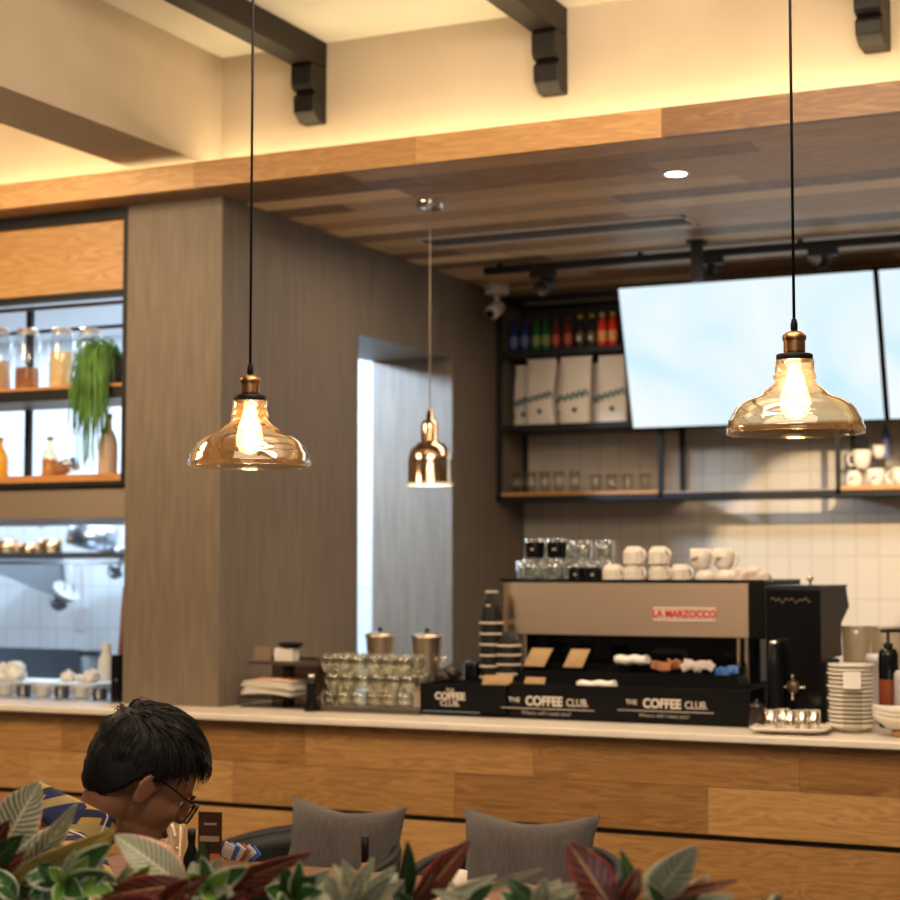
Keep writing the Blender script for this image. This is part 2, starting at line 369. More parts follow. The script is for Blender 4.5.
# ------------------------------------------------------------------ left serving hatch: frame, shelves
YH = 5.392
xo = XP0 - .001
hx0 = -6.6
hatch = thing('hatch_shelf', 'black metal shelf unit with oak boards in the kitchen serving hatch', 'shelf unit', (xo, YH, 1.05))
def hz(px, py, y=YH): return Z(px, py, y) - 1.05
zt = CZ - 1.05 - .001
fr = MB()
fr.box(hx0 - xo, 0, -.008, .03, hz(60, 225), zt)                                  # header
z_a = hz(60, 291); z_b = hz(60, 301)
put('frame', fr, black, hatch)
put('header_board', MB().box(hx0 - xo, -.023, .012, .03, hz(60, 293), hz(60, 225) - .001, tone=.62), oak, hatch)
u = MB(); u.box(-.022, 0, -.01, .03, .0 + hz(60, 487), hz(60, 225) - .0005)
u.box(hx0 - xo, -.018, 0, .05, hz(60, 300), hz(60, 294)); u.box(hx0 - xo, -.018, .28, .31, hz(60, 319), hz(60, 316)); u.box(hx0 - xo, -.018, .0, .02, hz(60, 308), hz(60, 304.5))
for zz in (397, 484):
    u.box(hx0 - xo, -.018, .0, .32, hz(60, zz + 3), hz(60, zz - 8 if zz == 397 else zz - 2))
for k in range(3):
    xx = X(28, YH + .3, 2) - xo - k * .72
    u.box(xx - .012, xx + .012, .29, .314, hz(60, 484), hz(60, 294))
u.box(-.03, -.006, .29, .314, hz(60, 484), hz(60, 294))
put('shelf_frame', u, black, hatch)
for zz in (391, 480): put('shelf_board', MB().box(hx0 - xo, -.02, .001, .315, hz(60, zz + (-2 if zz == 391 else 3)), hz(60, zz - 5)), shelfwood, hatch)
ZS1 = Z(60, 386, YH); ZS2 = Z(60, 475, YH)
hood = thing('extractor_hood', 'brushed metal band of the extractor hood under the hatch shelves', 'hood', (hx0, YH + .02, 1.0))
put('hood_panel', MB().box(0, xo - hx0 - .02, 0, .9, Z(60, 519, YH) - 1.0, Z(60, 488, YH) - 1.0), mat('hood_steel', (.50, .39, .29), .38, .7), hood, bevel=.004)

# ------------------------------------------------------------------ screens
scr_m, N, L = newmat('screen'); N.remove(N['Principled BSDF']); e = N.new('ShaderNodeEmission'); tc = N.new('ShaderNodeTexCoord')
nz = N.new('ShaderNodeTexNoise'); nz.inputs['Scale'].default_value = 1.6; nz.inputs['Distortion'].default_value = .6; L.new(tc.outputs['Object'], nz.inputs[0])
r = ramp(N, [(.30, (.58, .85, .97)), (.45, (.78, .93, .99)), (.6, (.90, .97, 1.0))]); L.new(nz.outputs[0], r.inputs[0]); L.new(r.outputs[0], e.inputs[0]); e.inputs[1].default_value = 1.02
L.new(e.outputs[0], N['Material Output'].inputs[0])
YT = 7.78
def screen(x0, x1, zb_, H, label):
    t = thing('menu_screen', label, 'screen', ((x0 + x1) / 2, YT, zb_)); t.rotation_euler = (math.radians(17), 0, 0); W = x1 - x0
    put('casing', MB().box(-W / 2, W / 2, .012, .05, 0, H), blackp, t, bevel=.004)
    b = MB(); g = .009
    b.box(-W / 2, W / 2, 0, .012, 0, g); b.box(-W / 2, W / 2, 0, .012, H - g, H); b.box(-W / 2, -W / 2 + g, 0, .012, g, H - g); b.box(W / 2 - g, W / 2, 0, .012, g, H - g)
    put('bezel', b, blackp, t)
    put('display', MB().box(-W / 2 + g, W / 2 - g, .004, .011, g, H - g), scr_m, t)
    for s in (-.3, .3): put('wall_bracket', MB().box(s * W - .02, s * W + .02, .05, .07, H * .1, H * .7), black, t)
sx0 = X(631.5, YT, 2.2); sx1 = X(886.5, YT, 2.2); sz = Z(633, 430, YT); SH = .675
screen(sx0, sx1, sz, SH, 'large bright blue-white menu screen tilted over the back shelves, fully seen')
screen(sx1 + .006, sx1 + .006 + sx1 - sx0, sz, SH, 'second blue-white menu screen cut off by the right edge')
# ceiling pole holding the screens
pp = P(697, 242, 'z', CZ)
py_ = P(697, 241, 'z', CZ).y; pp = Vector((X(697, py_, 2.8), py_, CZ))
put('ceiling_pole', MB().box(-.022, .022, -.02, .02, Z(697, 281, py_) - CZ, -.001).box(-.035, .035, -.035, .035, -.012, -.001), black, loc=pp, label='short black square pole from the timber ceiling behind the screen', cat='pole')

# ------------------------------------------------------------------ back shelving
YS = 7.85
shelf = thing('back_shelf', 'black metal wall shelving above the bar with bottles and coffee bags', 'shelf unit', (XP1, YS, Z(500, 500, YS)))
ox, oz = XP1, Z(500, 500, YS)
def sxp(px, z=2.2): return X(px, YS, z) - ox
def szp(px, py): return Z(px, py, YS) - oz
D_ = YB - YS - .001; XE = X(960, YS, 2) - ox
f = MB(); T = .022
xa = .002; xb = sxp(660); xc = sxp(837)
ztop = CZ - oz - .03
for x in (xa, xb - T / 2, xc - T / 2): f.box(x, x + T, 0, T, 0, ztop)
for x in (xa, xb - T / 2 , xc - T / 2): f.box(x, x + T, D_ - T, D_, 0, ztop)
for z in (0, ztop - T): f.box(xa, XE, 0, T, z - .01, z + T - .004); f.box(xa, XE, D_ - T, D_, z, z + T)
for x in (xa, xb - T / 2, xc - T / 2):
    f.box(x, x + T, 0, D_, 0, T); f.box(x, x + T, 0, D_, ztop - T, ztop)
put('frame', f, black, shelf)
zA = szp(530, 352); zB = szp(530, 427)
for z in (zA, zB): put('shelf_board', MB().box(xa + T, xb, .0, D_, z - .014, z + .012), black, shelf)
put('wood_shelf', MB().box(xa + T, xb - T / 2, .01, D_, .019, .034), shelfwood, shelf)
put('wood_shelf', MB().box(xc + T / 2, XE, .01, D_, .019, .034), shelfwood, shelf)
put('metal_shelf', MB().box(xb + T / 2, xc - T / 2, .0, .045, .019, .026), mat('pale_metal', (.6, .55, .5), .3, .9), shelf)
put('back_panel', MB().box(xa + T, xb, D_ - .012, D_, zB, ztop), mat('shelf_back', (.06, .045, .035), .7), shelf)
# bottles on the top board
def cyl_item(name, prof, m, loc, label, cat, group=None, seg=18, extra=None, flute=0.):
    t = thing(name, label, cat, loc, group=group)
    put('body', MB().lathe(prof, seg, cap0=True, flute=flute), m, t)
    if extra: extra(t)
    return t
bcol = [('blue', (.015, .04, .17)), ('blue', (.015, .04, .17)), ('green', (.02, .13, .035)), ('green', (.03, .30, .08)), ('brown-red', (.15, .03, .018)), ('brown-red', (.26, .04, .02)), ('black', (.02, .02, .02)), ('black', (.02, .02, .02)), ('bright red', (.75, .04, .02)), ('bright red', (.75, .05, .02))]
bpx = [514, 525, 536.5, 546, 556, 568, 580.5, 592, 602.5, 613]
zz = oz + zA + .0125
for i, ((cn, c), px) in enumerate(zip(bcol, bpx)):
    h = (.155, .16, .158, .158, .155, .16, .165, .165, .17, .17)[i]; r_ = .023
    first = i % 2 == 0
    t = thing('drink_bottle', f'{cn} bottle on the top back shelf, {"left" if first else "right"} one of the {cn} pair', 'bottle', (X(px, YS + .09, zz), YS + .09, zz), group='coloured bottles on the top back shelf')
    put('body', MB().lathe([(r_ * .9, 0), (r_, .006), (r_, h * .62), (r_ * .85, h * .72), (r_ * .5, h * .82), (r_ * .45, h * .9)], 14, cap0=True, cap1=True), mat('bottle_' + cn.replace(' ', '_').replace('-', '_'), c, .15), t)
    put('cap', MB().lathe([(r_ * .52, h * .9), (r_ * .52, h), (r_ * .1, h + .001)], 12, cap0=True, cap1=True), mat('cap_' + ('gold' if i in (6, 7, 9) else 'grey' if i == 8 else cn.replace(' ', '_').replace('-', '_')), (.5, .35, .05) if i in (6, 7, 9) else (.5, .45, .4) if i == 8 else c, .3), t)
    put('paper_label', MB().lathe([(r_ * 1.02, h * .18), (r_ * 1.02, h * .48)], 14), mat('lab_' + str(i // 2), [(.12, .14, .35), (.25, .3, .08), (.5, .08, .04), (.12, .09, .03), (.9, .35, .12)][i // 2], .5), t)
    if i in (6, 7): put('round_label', MB().cbox((0, -r_ * 1.02 - .001, h * .30), (.014, .002, .02)), mat('white_dot', (.8, .8, .75), .5), t)
# coffee bags
bagm = mat('coffee_bag_white', (.74, .65, .56), .6, bump=.3, bscale=25)
teal = mat('bag_teal', (.10, .20, .22), .6)
def bag(px, y, wpx, hpx, label, k):
    z0 = oz + zB + .0125; x = X(px, y, z0 + .1); D = dist(x, y); W = wpx * D / FPX / .905; H = hpx * D / FPX
    t = thing('coffee_bag', label, 'coffee bag', (x, y, z0), group='white coffee bags on the back shelf')
    rnd = random.Random(k)
    def fn(u, v):
        a = 2 * PI * u; tt = v; w2 = W / 2 * (1 - .06 * math.sin(PI * tt)); d2 = .038 * (1 - tt ** 2.2) + .004
        ca, sa = math.cos(a), math.sin(a); q = 2 / 5
        return (w2 * math.copysign(abs(ca) ** q, ca) + .004 * math.sin(7 * tt + k), d2 * math.copysign(abs(sa) ** q, sa) + .003 * math.sin(9 * tt + 3 * ca + k), H * tt)
    put('bag', MB().grid(fn, 28, 12), bagm, t)
    put('top_fold', MB().box(-W / 2, W / 2, -.006, .006, H * .985, H * 1.01), bagm, t)
    # teal script drawn as a slanted flourish across the front
    pts = []
    for i in range(40):
        s = i / 39; xx = -W * .44 + W * .88 * s; pts.append((xx, -.038 * (1 - .42 ** 2.2) - .0075, H * (.37 + .10 * s) + .014 * math.sin(s * 30) + .005 * math.sin(s * 61)))
    put('script_print', MB().tube(pts, .0062, 5), teal, t)
    put('round_print', MB().lathe([(.0001, 0), (.012, 0), (.012, .002), (.0001, .002)], 14, M=Matrix.Translation((.004, -.0435, H * .2)) @ Matrix.Rotation(PI / 2, 4, 'X')), mat('bag_dot', (.03, .03, .03), .5), t)
for k, (px, y, wp, hp, lab) in enumerate([
    (517, YS + .26, 14, 60, 'white coffee bag at the left end, rearmost behind the others'), (526, YS + .165, 20, 62, 'white coffee bag half hidden behind the left front bag'),
    (542, YS + .07, 28, 66, 'white coffee bag with teal script, left of the front three'), (563, YS + .17, 24, 63, 'white coffee bag tucked behind the middle front bag'),
    (577, YS + .07, 30, 67, 'white coffee bag with teal script, middle of the front three'), (603, YS + .17, 26, 62, 'white coffee bag tucked behind the right front bag'),
    (614, YS + .07, 29, 67, 'white coffee bag with teal script beside the big screen')]): bag(px, y, wp, hp, lab, k)

def cupmesh(r, h, sq=False):
    return MB().lathe([(r * .55, 0), (r * .62, .002), (r * .9, h * .45), (r, h), (r * .94, h), (r * .84, h * .45), (r * .5, .006), (.0005, .006)], 20, cap0=True)
def make_cup(r, h, m, label, loc, group=None, rz=0, name='coffee_cup', hand=True, flip=False, mark=False):
    t = thing(name, label, 'cup', loc, rz, group)
    F = Matrix.Identity(4)
    if flip: F = Matrix.Translation((0, 0, h)) @ Matrix.Rotation(PI, 4, 'X')
    b = MB(); prof = [(r * .45, 0), (r * .62, .004), (r * .92, h * .35), (r, h), (r * .94, h), (r * .86, h * .36), (r * .5, .008), (.0005, .008)]
    if flip and hand: prof = [(r * .50, 0), (r * .66, .002), (r * .98, h * .33), (r, h), (r * .94, h), (r * .9, h * .36), (r * .5, .008), (.0005, .008)]
    b.lathe(prof, 10 if (flip and hand) else 24, M=F, cap0=True, smooth=not (flip and hand)); put('bowl', b, m, t)
    if hand:
        pts = [F @ Vector((r * .9 + r * .62 * math.sin(a), 0, h * .5 + h * .33 * math.cos(a))) for a in [PI * i / 8 for i in range(9)]]
        put('handle', MB().tube(pts, r * .12, 6), m, t)
    if mark: put('floral_mark', MB().ball((0, -r * .985, h * .5), (.009, .002, .007), 6, 4).ball((.01, -r * .975, h * .56), (.005, .002, .004), 6, 4).ball((-.01, -r * .975, h * .42), (.005, .002, .004), 6, 4), mat('faint_print', (.25, .18, .15), .6), t)
    return t
def tumbler(r, h, m, label, loc, group, name='glass_tumbler', flute=.012, seg=16):
    t = tag(put(name, MB().lathe([(r * .8, 0), (r, h * .5), (r, h), (r * .93, h), (r * .92, h * .5), (r * .72, h * .12), (.0005, h * .12)], seg, cap0=True, flute=flute), m, loc=loc), label, 'glass', group)
    return t
# glasses on the low left oak shelf
zz = oz + .0345
for i, px in enumerate([517, 531, 545, 559, 575, 596, 612, 628, 645]):
    nm = ['at the left end', 'second from the left end', 'third from the left end', 'fourth from the left end', 'in the middle of the row', 'just right of the middle', 'third from the right end', 'second from the right end', 'at the right end'][i]
    tumbler(.028, .105 if i < 5 else .085, clear, 'clear drinking glass on the low oak shelf, ' + nm, (X(px, YS + .12, zz), YS + .12, zz), 'drinking glasses on the low oak shelf', 'drinking_glass')
# crockery at the right end of that shelf
def at(px, y, z): return (X(px, y, z), y, z)
make_cup(.040, .075, white, 'upturned white cup at bottom left of the stack on the right shelf', at(854, YS + .1, zz), hand=False, flip=True, name='white_cup', mark=True)
make_cup(.042, .08, white, 'white cup at bottom right of the stack on the right shelf', at(876, YS + .1, zz), hand=False, name='white_cup', mark=True)
make_cup(.042, .085, white, 'white cup with handle on top of the stack, right shelf', at(862, YS + .1, zz + .081), rz=PI, name='white_cup')
put('black_card_box', MB().box(-.03, .03, -.02, .02, 0, .055), blackp, loc=at(861, YS + .1, zz + .167), bevel=.003, label='small black box balanced on the white cups, right shelf', cat='box')
make_cup(.03, .06, white, 'small white cup up beside the black box, right shelf', at(879, YS + .17, zz + .13), hand=False, name='white_cup')
make_cup(.046, .08, white, 'white cup with handle alone near the right edge of the shelf', at(902, YS + .06, zz), rz=PI, name='white_cup')
put('shelf_riser', MB().box(-.11, .07, -.05, .05, .118, .129).box(-.11, -.10, -.05, .05, 0, .118).box(.06, .07, -.05, .05, 0, .118), clear, loc=at(889, YS + .2, zz), label='clear riser carrying the small cup on the right shelf', cat='riser')
put('blue_bottle', MB().lathe([(.017, 0), (.018, .004), (.018, .12), (.008, .14), (.008, .155)], 12, cap0=True, cap1=True), mat('blue_label', (.10, .14, .30), .4), loc=at(886, YS + .2, zz + .1295), label='slim blue bottle standing on the clear riser, right shelf', cat='bottle')
# ------------------------------------------------------------------ CCTV camera
cx = Vector((XP1 + .07, 7.30, CZ - .001)); cx.x = X(497, 7.62, 2.85)
cx = Vector((max(cx.x, XP1 + .065), 7.62, CZ - .001))
t = thing('security_camera', 'white dome-armed security camera under the ceiling beside the shelves', 'security camera', cx)
wp = mat('white_plastic', (.62, .55, .47), .4)
put('mount', MB().lathe([(.055, -.055), (.06, -.05), (.06, -.0)], 20, cap0=True, cap1=True), wp, t)
put('arm', MB().tube([(0, 0, -.055), (0, -.005, -.09)], .014, 10), wp, t)
hd = MB(); M_ = Matrix.Translation((0, -.01, -.125)) @ Matrix.Rotation(math.radians(25), 4, 'X')
hd.lathe([(.0005, -.07), (.028, -.068), (.034, -.06), (.034, .03), (.026, .045), (.0005, .046)], 18, M=M_ @ Matrix.Rotation(PI / 2, 4, 'X') @ Matrix.Rotation(PI, 4, 'X')); put('head', hd, wp, t)
put('lens', MB().lathe([(.0005, 0), (.02, 0), (.022, .004), (.0005, .005)], 16, M=M_ @ Matrix.Translation((0, -.074, 0)) @ Matrix.Rotation(PI / 2, 4, 'X')), blackg, t)
# ------------------------------------------------------------------ track light
ty = P(697, 262, 'z', CZ - .04).y; ty = P(697, 256, 'z', CZ - .035).y
tr = thing('track_light', 'long black track light under the timber ceiling with spot heads', 'track light', (0, ty, CZ - .001))
x0 = max(X(485, ty, 2.87), XP1 + .01); put('rail', MB().box(x0, XR - .1, -.017, .017, -.045, -.012), black, tr)
for px in (500, 640, 800): put('clip', MB().box(X(px, ty, 2.9) - .01, X(px, ty, 2.9) + .01, -.01, .01, -.012, 0), black, tr)
for i, px in enumerate((543, 709, 823)):
    xx = X(px, ty, 2.85)
    h = put('spot_head', MB().box(-.06, .06, -.02, .02, -.075, -.046).tube([(0, 0, -.075), (0, 0, -.09)], .008, 8), black, tr, loc=(xx, 0, 0))
    T_ = Matrix.Translation((0, .03, -.10)) @ Matrix.Rotation(math.radians(-62), 4, 'X')
    k_ = 1. if i == 0 else .55; put('spot_can', MB().lathe([(.0005, .06 * k_), (.028 * k_, .058 * k_), (.034 * k_, -.06 * k_), (.030 * k_, -.058 * k_), (.0005, -.03 * k_)], 18, M=T_), black, h)
# recessed downlight, vent, detector
q = P(676, 174, 'z', CZ)
t = thing('downlight', 'small round recessed downlight glowing white in the timber ceiling', 'downlight', (q.x, q.y, CZ))
put('ring', MB().lathe([(.036, -.0012), (.048, -.002), (.05, -.0001), (.036, -.0001)], 28), mat('white_ring', (.8, .75, .68), .4), t)
put('lamp', MB().lathe([(.0005, -.0006), (.036, -.0012)], 24), emis('lamp_white', (1, .93, .82), 14), t)
light('downlight_lamp', 'SPOT', (q.x, q.y, CZ - .02), 22, WARM2, .03, None, (q.x, q.y, 0), 80, .5).parent = None
a = P(424, 243, 'z', CZ); b = P(692, 220, 'z', CZ)
t = thing('air_vent', 'long slim white slot air vent in the timber ceiling', 'air vent', (a.x, (a.y + b.y) / 2, CZ))
Lv = b.x - a.x; hv = .11
put('vent_frame', MB().box(0, Lv, -hv, -hv + .032, -.004, -.0001).box(0, Lv, hv - .032, hv, -.004, -.0001).box(0, .012, -hv, hv, -.004, -.0001).box(Lv - .012, Lv, -hv, hv, -.004, -.0001), mat('vent_white', (.8, .72, .66), .5), t)
put('vent_slot', MB().box(.01, Lv - .01, -hv + .032, hv - .032, -.003, -.0001), mat('vent_dark', (.07, .065, .07), .6), t)
put('vent_slat', MB().box(.012, Lv - .012, -.006, .004, -.007, -.003), mat('vent_grey', (.2, .19, .2), .5), t)
q = P(820, 258, 'z', CZ)
put('smoke_detector', MB().lathe([(.0005, -.028), (.03, -.028), (.036, -.018), (.05, -.014), (.055, -.0005)], 24), wp, loc=(q.x, q.y, CZ), label='small round white smoke detector on the ceiling above the screen', cat='smoke detector')

# ================================================================== PENDANT LAMPS
amber = glass('amber_glass', (.96, .89, .76), 1.1, .03, base=.08, body=(1, .62, .28), bodyfac=.018)
shade_prof = [(.140, 0), (.1415, .004), (.1412, .014), (.138, .018), (.1365, .030), (.133, .033), (.1295, .041), (.124, .052), (.116, .0615), (.106, .070), (.093, .0766), (.080, .0825), (.0705, .0877), (.0665, .091), (.0605, .0968), (.052, .102), (.0453, .109), (.041, .115), (.0403, .118), (.0435, .1215), (.0443, .1245), (.0435, .1275), (.0413, .131), (.0403, .136), (.0403, .160)]
bulbg = glass('bulb_glass', (1, .9, .72), .6, base=.03, body=(1, .75, .4), bodyfac=.15)
_N, _L = bulbg.node_tree.nodes, bulbg.node_tree.links
_e = _N.new('ShaderNodeEmission'); _e.inputs[0].default_value = (1, .62, .28, 1); _e.inputs[1].default_value = 1.1
_a = _N.new('ShaderNodeAddShader'); _s = _N['Material Output'].inputs[0].links[0].from_socket; _L.new(_s, _a.inputs[0]); _L.new(_e.outputs[0], _a.inputs[1]); _L.new(_a.outputs[0], _N['Material Output'].inputs[0])
filam = emis('filament', (1, .68, .36), 160)
def pendant(px, D, py_rim, label):
    c = PD(px, py_rim, D); t = thing('pendant_lamp', label, 'pendant lamp', c)
    sp_ = [(r, z * .95) for r, z in shade_prof]; prof2 = sp_ + [(r - .0022, z + .0005) for r, z in reversed(sp_)]
    put('glass_shade', MB().lathe(prof2 + [prof2[0]], 56), amber, t)
    put('collar', MB().lathe([(.0005, .158), (.036, .158), (.0375, .161), (.0375, .171), (.035, .173), (.0005, .173)], 32), blackp, t)
    put('socket', MB().lathe([(.021, .173), (.021, .176)] + [(.0215 + (.0012 if k % 2 else 0), .177 + .0035 * k) for k in range(7)] + [(.024, .203), (.025, .208), (.023, .213), (.015, .219), (.006, .222)], 28, cap1=True), brass, t)
    put('cord_grip', MB().lathe([(.006, .222), (.0075, .224), (.0075, .236), (.005, .246)], 12), blackp, t)
    H = UZ - c.z + .008
    put('cord', MB().tube([(0, 0, .245), (0, 0, H * .5), (0, 0, H - .025)], .0032, 8), blackp, t)
    put('canopy', MB().lathe([(.0005, H - .03), (.05, H - .026), (.055, H - .001)], 24), black, t)
    bp = [(.013, .158), (.014, .140), (.018, .122), (.026, .100), (.0305, .078), (.0295, .060), (.022, .046), (.010, .039), (.0005, .037)]
    put('bulb', MB().lathe(bp, 24), bulbg, t)
    fb = MB()
    for k in range(6):
        a = 2 * PI * k / 6; fb.tube([(.007 * math.cos(a), .007 * math.sin(a), .135), (.013 * math.cos(a + .4), .013 * math.sin(a + .4), .062)], .0013, 5)
    put('filament', fb, filam, t)
    for ch in t.children:
        if ch.name.split('.')[0] != 'glass_shade': ch.location.z = -.008
    l = light('bulb_light', 'POINT', (0, 0, .095), 5.5, (1, .66, .36), .022); l.parent = t
pendant(249.5, 4.04, 467, 'amber glass pendant lamp hanging on a black cord before the pillar')
pendant(795.5, 3.62, 434, 'amber glass pendant lamp hanging in front of the bright screen')
# chrome pendant over the counter
q = P(430, 200, 'z', CZ); D = dist(q.x, q.y); s_ = D / FPX; zr = Z(430, 485, q.y)
t = thing('chrome_pendant', 'small polished metal bell pendant hanging before the doorway', 'pendant lamp', (q.x, q.y, zr))
H = CZ - zr
pf = [(23.5, 0), (22.5, 3), (22.5, 24), (21.7, 30), (19, 36.5), (14, 41), (10, 43), (9.3, 44), (9.3, 60), (8, 63.5), (4, 65), (3.4, 74), (1.5, 76)]
out = [(r * s_, z * s_) for r, z in pf]
rose = mat('polished_bronze', (.72, .52, .36), .1, 1.)
put('bell_shade', MB().lathe(out, 40), rose, t)
put('inner_shade', MB().lathe([(r * s_ - .0025, z * s_ + .0005) for r, z in pf[:8]], 40), mat('shade_inner', (.85, .8, .7), .5), t)
put('rim', MB().lathe([(23.2 * s_, -.002), (24 * s_, 0), (24 * s_, .006), (22.8 * s_, .008)], 40), mat('rim_white', (.85, .8, .7), .3), t)
put('bulb', MB().ball((0, 0, .06), .032, 16, 10), emis('warm_bulb', (1, .8, .55), 20), t)
put('cord', MB().tube([(0, 0, 77 * s_), (0, 0, H - .03)], .0028, 8), mat('grey_cord', (.35, .28, .22), .5), t)
put('canopy', MB().lathe([(.0005, H - .036), (.045, H - .034), (.050, H - .028), (.050, H - .001)], 28), chrome, t)
light('bell_lamp', 'POINT', (0, 0, .04), 4, WARM2, .03).parent = t

# ================================================================== ON THE WORKTOP
WZ = 1.05
YD = 5.40                                   # front of the display boxes
txt = mat('print_white', (.62, .55, .48), .5)
def wx(px, y, z=1.15): return X(px, y, z)
def wz(px, py, y): return Z(px, py, y)
# --- small and long black display boxes
x0, x1 = wx(420, YD), wx(506, YD); zt_ = wz(460, 684, YD) - WZ
t = thing('display_box', 'short black display box with stacked white shop lettering, left end', 'display box', ((x0 + x1) / 2, YD, WZ)); W = x1 - x0
bb = MB(); bb.box(-W / 2, W / 2, 0, .008, 0, zt_).box(-W / 2, W / 2, .2, .208, 0, zt_).box(-W / 2, -W / 2 + .008, .008, .2, 0, zt_).box(W / 2 - .008, W / 2, .008, .2, 0, zt_).box(-W / 2, W / 2, 0, .2, .0, .01)
bb.box(-W / 2 + .008, W / 2 - .008, .008, .2, zt_ * .55, zt_ * .58)
put('box', bb, blackp, t)
s_ = dist(x0, YD) / FPX
lx = wx(450, YD) - (x0 + x1) / 2
lettering('THE', 5 * s_, txt, t, (lx, -.001, zt_ - 6.5 * s_)); lettering('COFFEE', 9.5 * s_, txt, t, (lx, -.001, zt_ - 12.5 * s_), bold=.0012); lettering('CLUB.', 8 * s_, txt, t, (lx, -.001, zt_ - 19.5 * s_), bold=.0003)
put('base_line', MB().box(-W / 2 + .01, W * .2, -.001, 0, .012, .015), mat('faint_line', (.2, .25, .3), .5), t)
x0, x1 = wx(509, YD), wx(750, YD); W = x1 - x0; xm = (x0 + x1) / 2; zt_ = wz(630, 687, YD) - WZ
t = thing('display_box', 'long black display box lettered twice in white, below the machine', 'display box', (xm, YD, WZ))
bb = MB(); bb.box(-W / 2, W / 2, 0, .008, 0, zt_).box(-W / 2, W / 2, .16, .168, 0, zt_).box(-W / 2, -W / 2 + .008, .008, .16, 0, zt_).box(W / 2 - .008, W / 2, .008, .16, 0, zt_)
bb.box(-W / 2 + .008, W / 2 - .008, .008, .16, 0, .01).box(-W / 2 + .008, W / 2 - .008, .008, .16, zt_ * .8, zt_ * .83)
put('box', bb, blackp, t)
for pxm, in ((546,), (664,)):
    s_ = dist(wx(pxm, YD), YD) / FPX / .905; lx = wx(pxm, YD) - xm; zc_ = wz(pxm, 701.8 if pxm < 600 else 704.3, YD) - WZ
    lettering('THE', 6 * s_, txt, t, (lx - 31 * s_, -.001, zc_ + .8 * s_), bold=.0002)
    lettering('COFFEE', 11.5 * s_, txt, t, (lx - 2 * s_, -.001, zc_), bold=.0014, sx=.90); lettering('CLUB.', 9.5 * s_, txt, t, (lx + 30 * s_, -.001, zc_ - .4 * s_), bold=.0002, sx=.84)
    put('rule', MB().box(lx - 44 * s_, lx + 46 * s_, -.001, 0, zc_ - 6.7 * s_, zc_ - 6.1 * s_), txt, t)
    lettering('Where will I meet you?', 5 * s_, mat('print_grey', (.35, .32, .29), .5), t, (lx, -.001, zc_ - 10.5 * s_))
# --- tiered black rack behind
YR = 5.575
x0, x1 = wx(512, YR), wx(738, YR); W = x1 - x0; xm = (x0 + x1) / 2; rz_ = wz(620, 675, YR) - WZ
t = thing('snack_rack', 'black compartment rack of cookies and sachets between box and machine', 'rack', (xm, YR, WZ))
bb = MB(); bb.box(-W / 2, W / 2, 0, .006, 0, rz_ + .008).box(-W / 2, W / 2, .09, .096, 0, rz_ + .03).box(-W / 2, W / 2, .006, .09, rz_ - .035, rz_ - .028)
n = 6
for k in range(n + 1): bb.box(-W / 2 + W * k / n - (.003 if k else 0), -W / 2 + W * k / n + (.003 if k < n else 0), .006, .09, 0 if k in (0, n) else rz_ - .028, rz_ + .006)
put('tray', bb, blackp, t)
craft = mat('craft_paper', (.42, .27, .12), .7, bump=.2); craft2 = mat('sachet_brown', (.38, .15, .06), .6); sach = mat('sachet_white', (.72, .62, .60), .5); blue = mat('sachet_blue', (.05, .16, .5), .45)
def packet(px0, px1, py0, py1, y, lean, m, label, skew=0., name='cookie_packet', group=None):
    z0 = wz((px0 + px1) / 2, py1, y); z1_ = wz((px0 + px1) / 2, py0, y); a, b_ = wx(px0, y), wx(px1, y); h = z1_ - z0; w2 = (b_ - a) / 2
    mb = MB(); 
    def fn(u, v): return (-w2 + 2 * w2 * u + skew * v * w2 * .6, lean * h * v - .006 * math.sin(PI * u) * math.sin(PI * v), h * v)
    mb.grid(fn, 6, 6); n0 = len(mb.v)
    def fn2(u, v): return (-w2 + 2 * w2 * u + skew * v * w2 * .6, lean * h * v + .004 + .006 * math.sin(PI * u) * math.sin(PI * v), h * v)
    mb.grid(fn2, 6, 6)
    mb.tube([(-w2, .002, 0), (w2, .002, 0)], .0025, 5); mb.tube([(-w2 + skew * w2 * .6, lean * h + .002, h), (w2 + skew * w2 * .6, lean * h + .002, h)], .0025, 5)
    return tag(put(name, mb, m, loc=((a + b_) / 2, y, z0)), label, 'packet', group)
packet(523, 544, 649, 666, YR + .016, .5, craft, 'brown paper cookie packet standing in the rack, leftmost', .9)
packet(563, 582, 650, 667, YR + .016, .5, craft, 'brown paper cookie packet standing in the rack, second from left', .9)
packet(481, 510, 676, 687, YD + .07, .4, craft, 'flat brown cookie packet in the box under the cup tower', .2)
packet(523, 543, 678, 688, YD + .07, .4, craft, 'small brown cookie packet in the long box, left end', .2)
def roll(px0, px1, py, y, r_, label):
    a = Vector((wx(px0, y), y, wz(px0, py, y))); b_ = Vector((wx(px1, y), y, wz(px1, py, y))); m_ = (a + b_) / 2
    pts = [(a + (b_ - a) * k / 8 + Vector((0, 0, .003 * math.sin(k * 1.7)))) - m_ for k in range(9)]
    mb = MB(); mb.tube(pts, r_, 8)
    for v in mb.v: v.y *= 1.8
    put('napkin', mb, paperw, loc=m_, label=label, cat='napkin')
roll(579, 615, 684.5, YD + .085, .013, 'rolled white napkin in the long black box')
roll(617, 648, 660, YR + .045, .016, 'folded white napkin in the rack, right of the cookie packets')
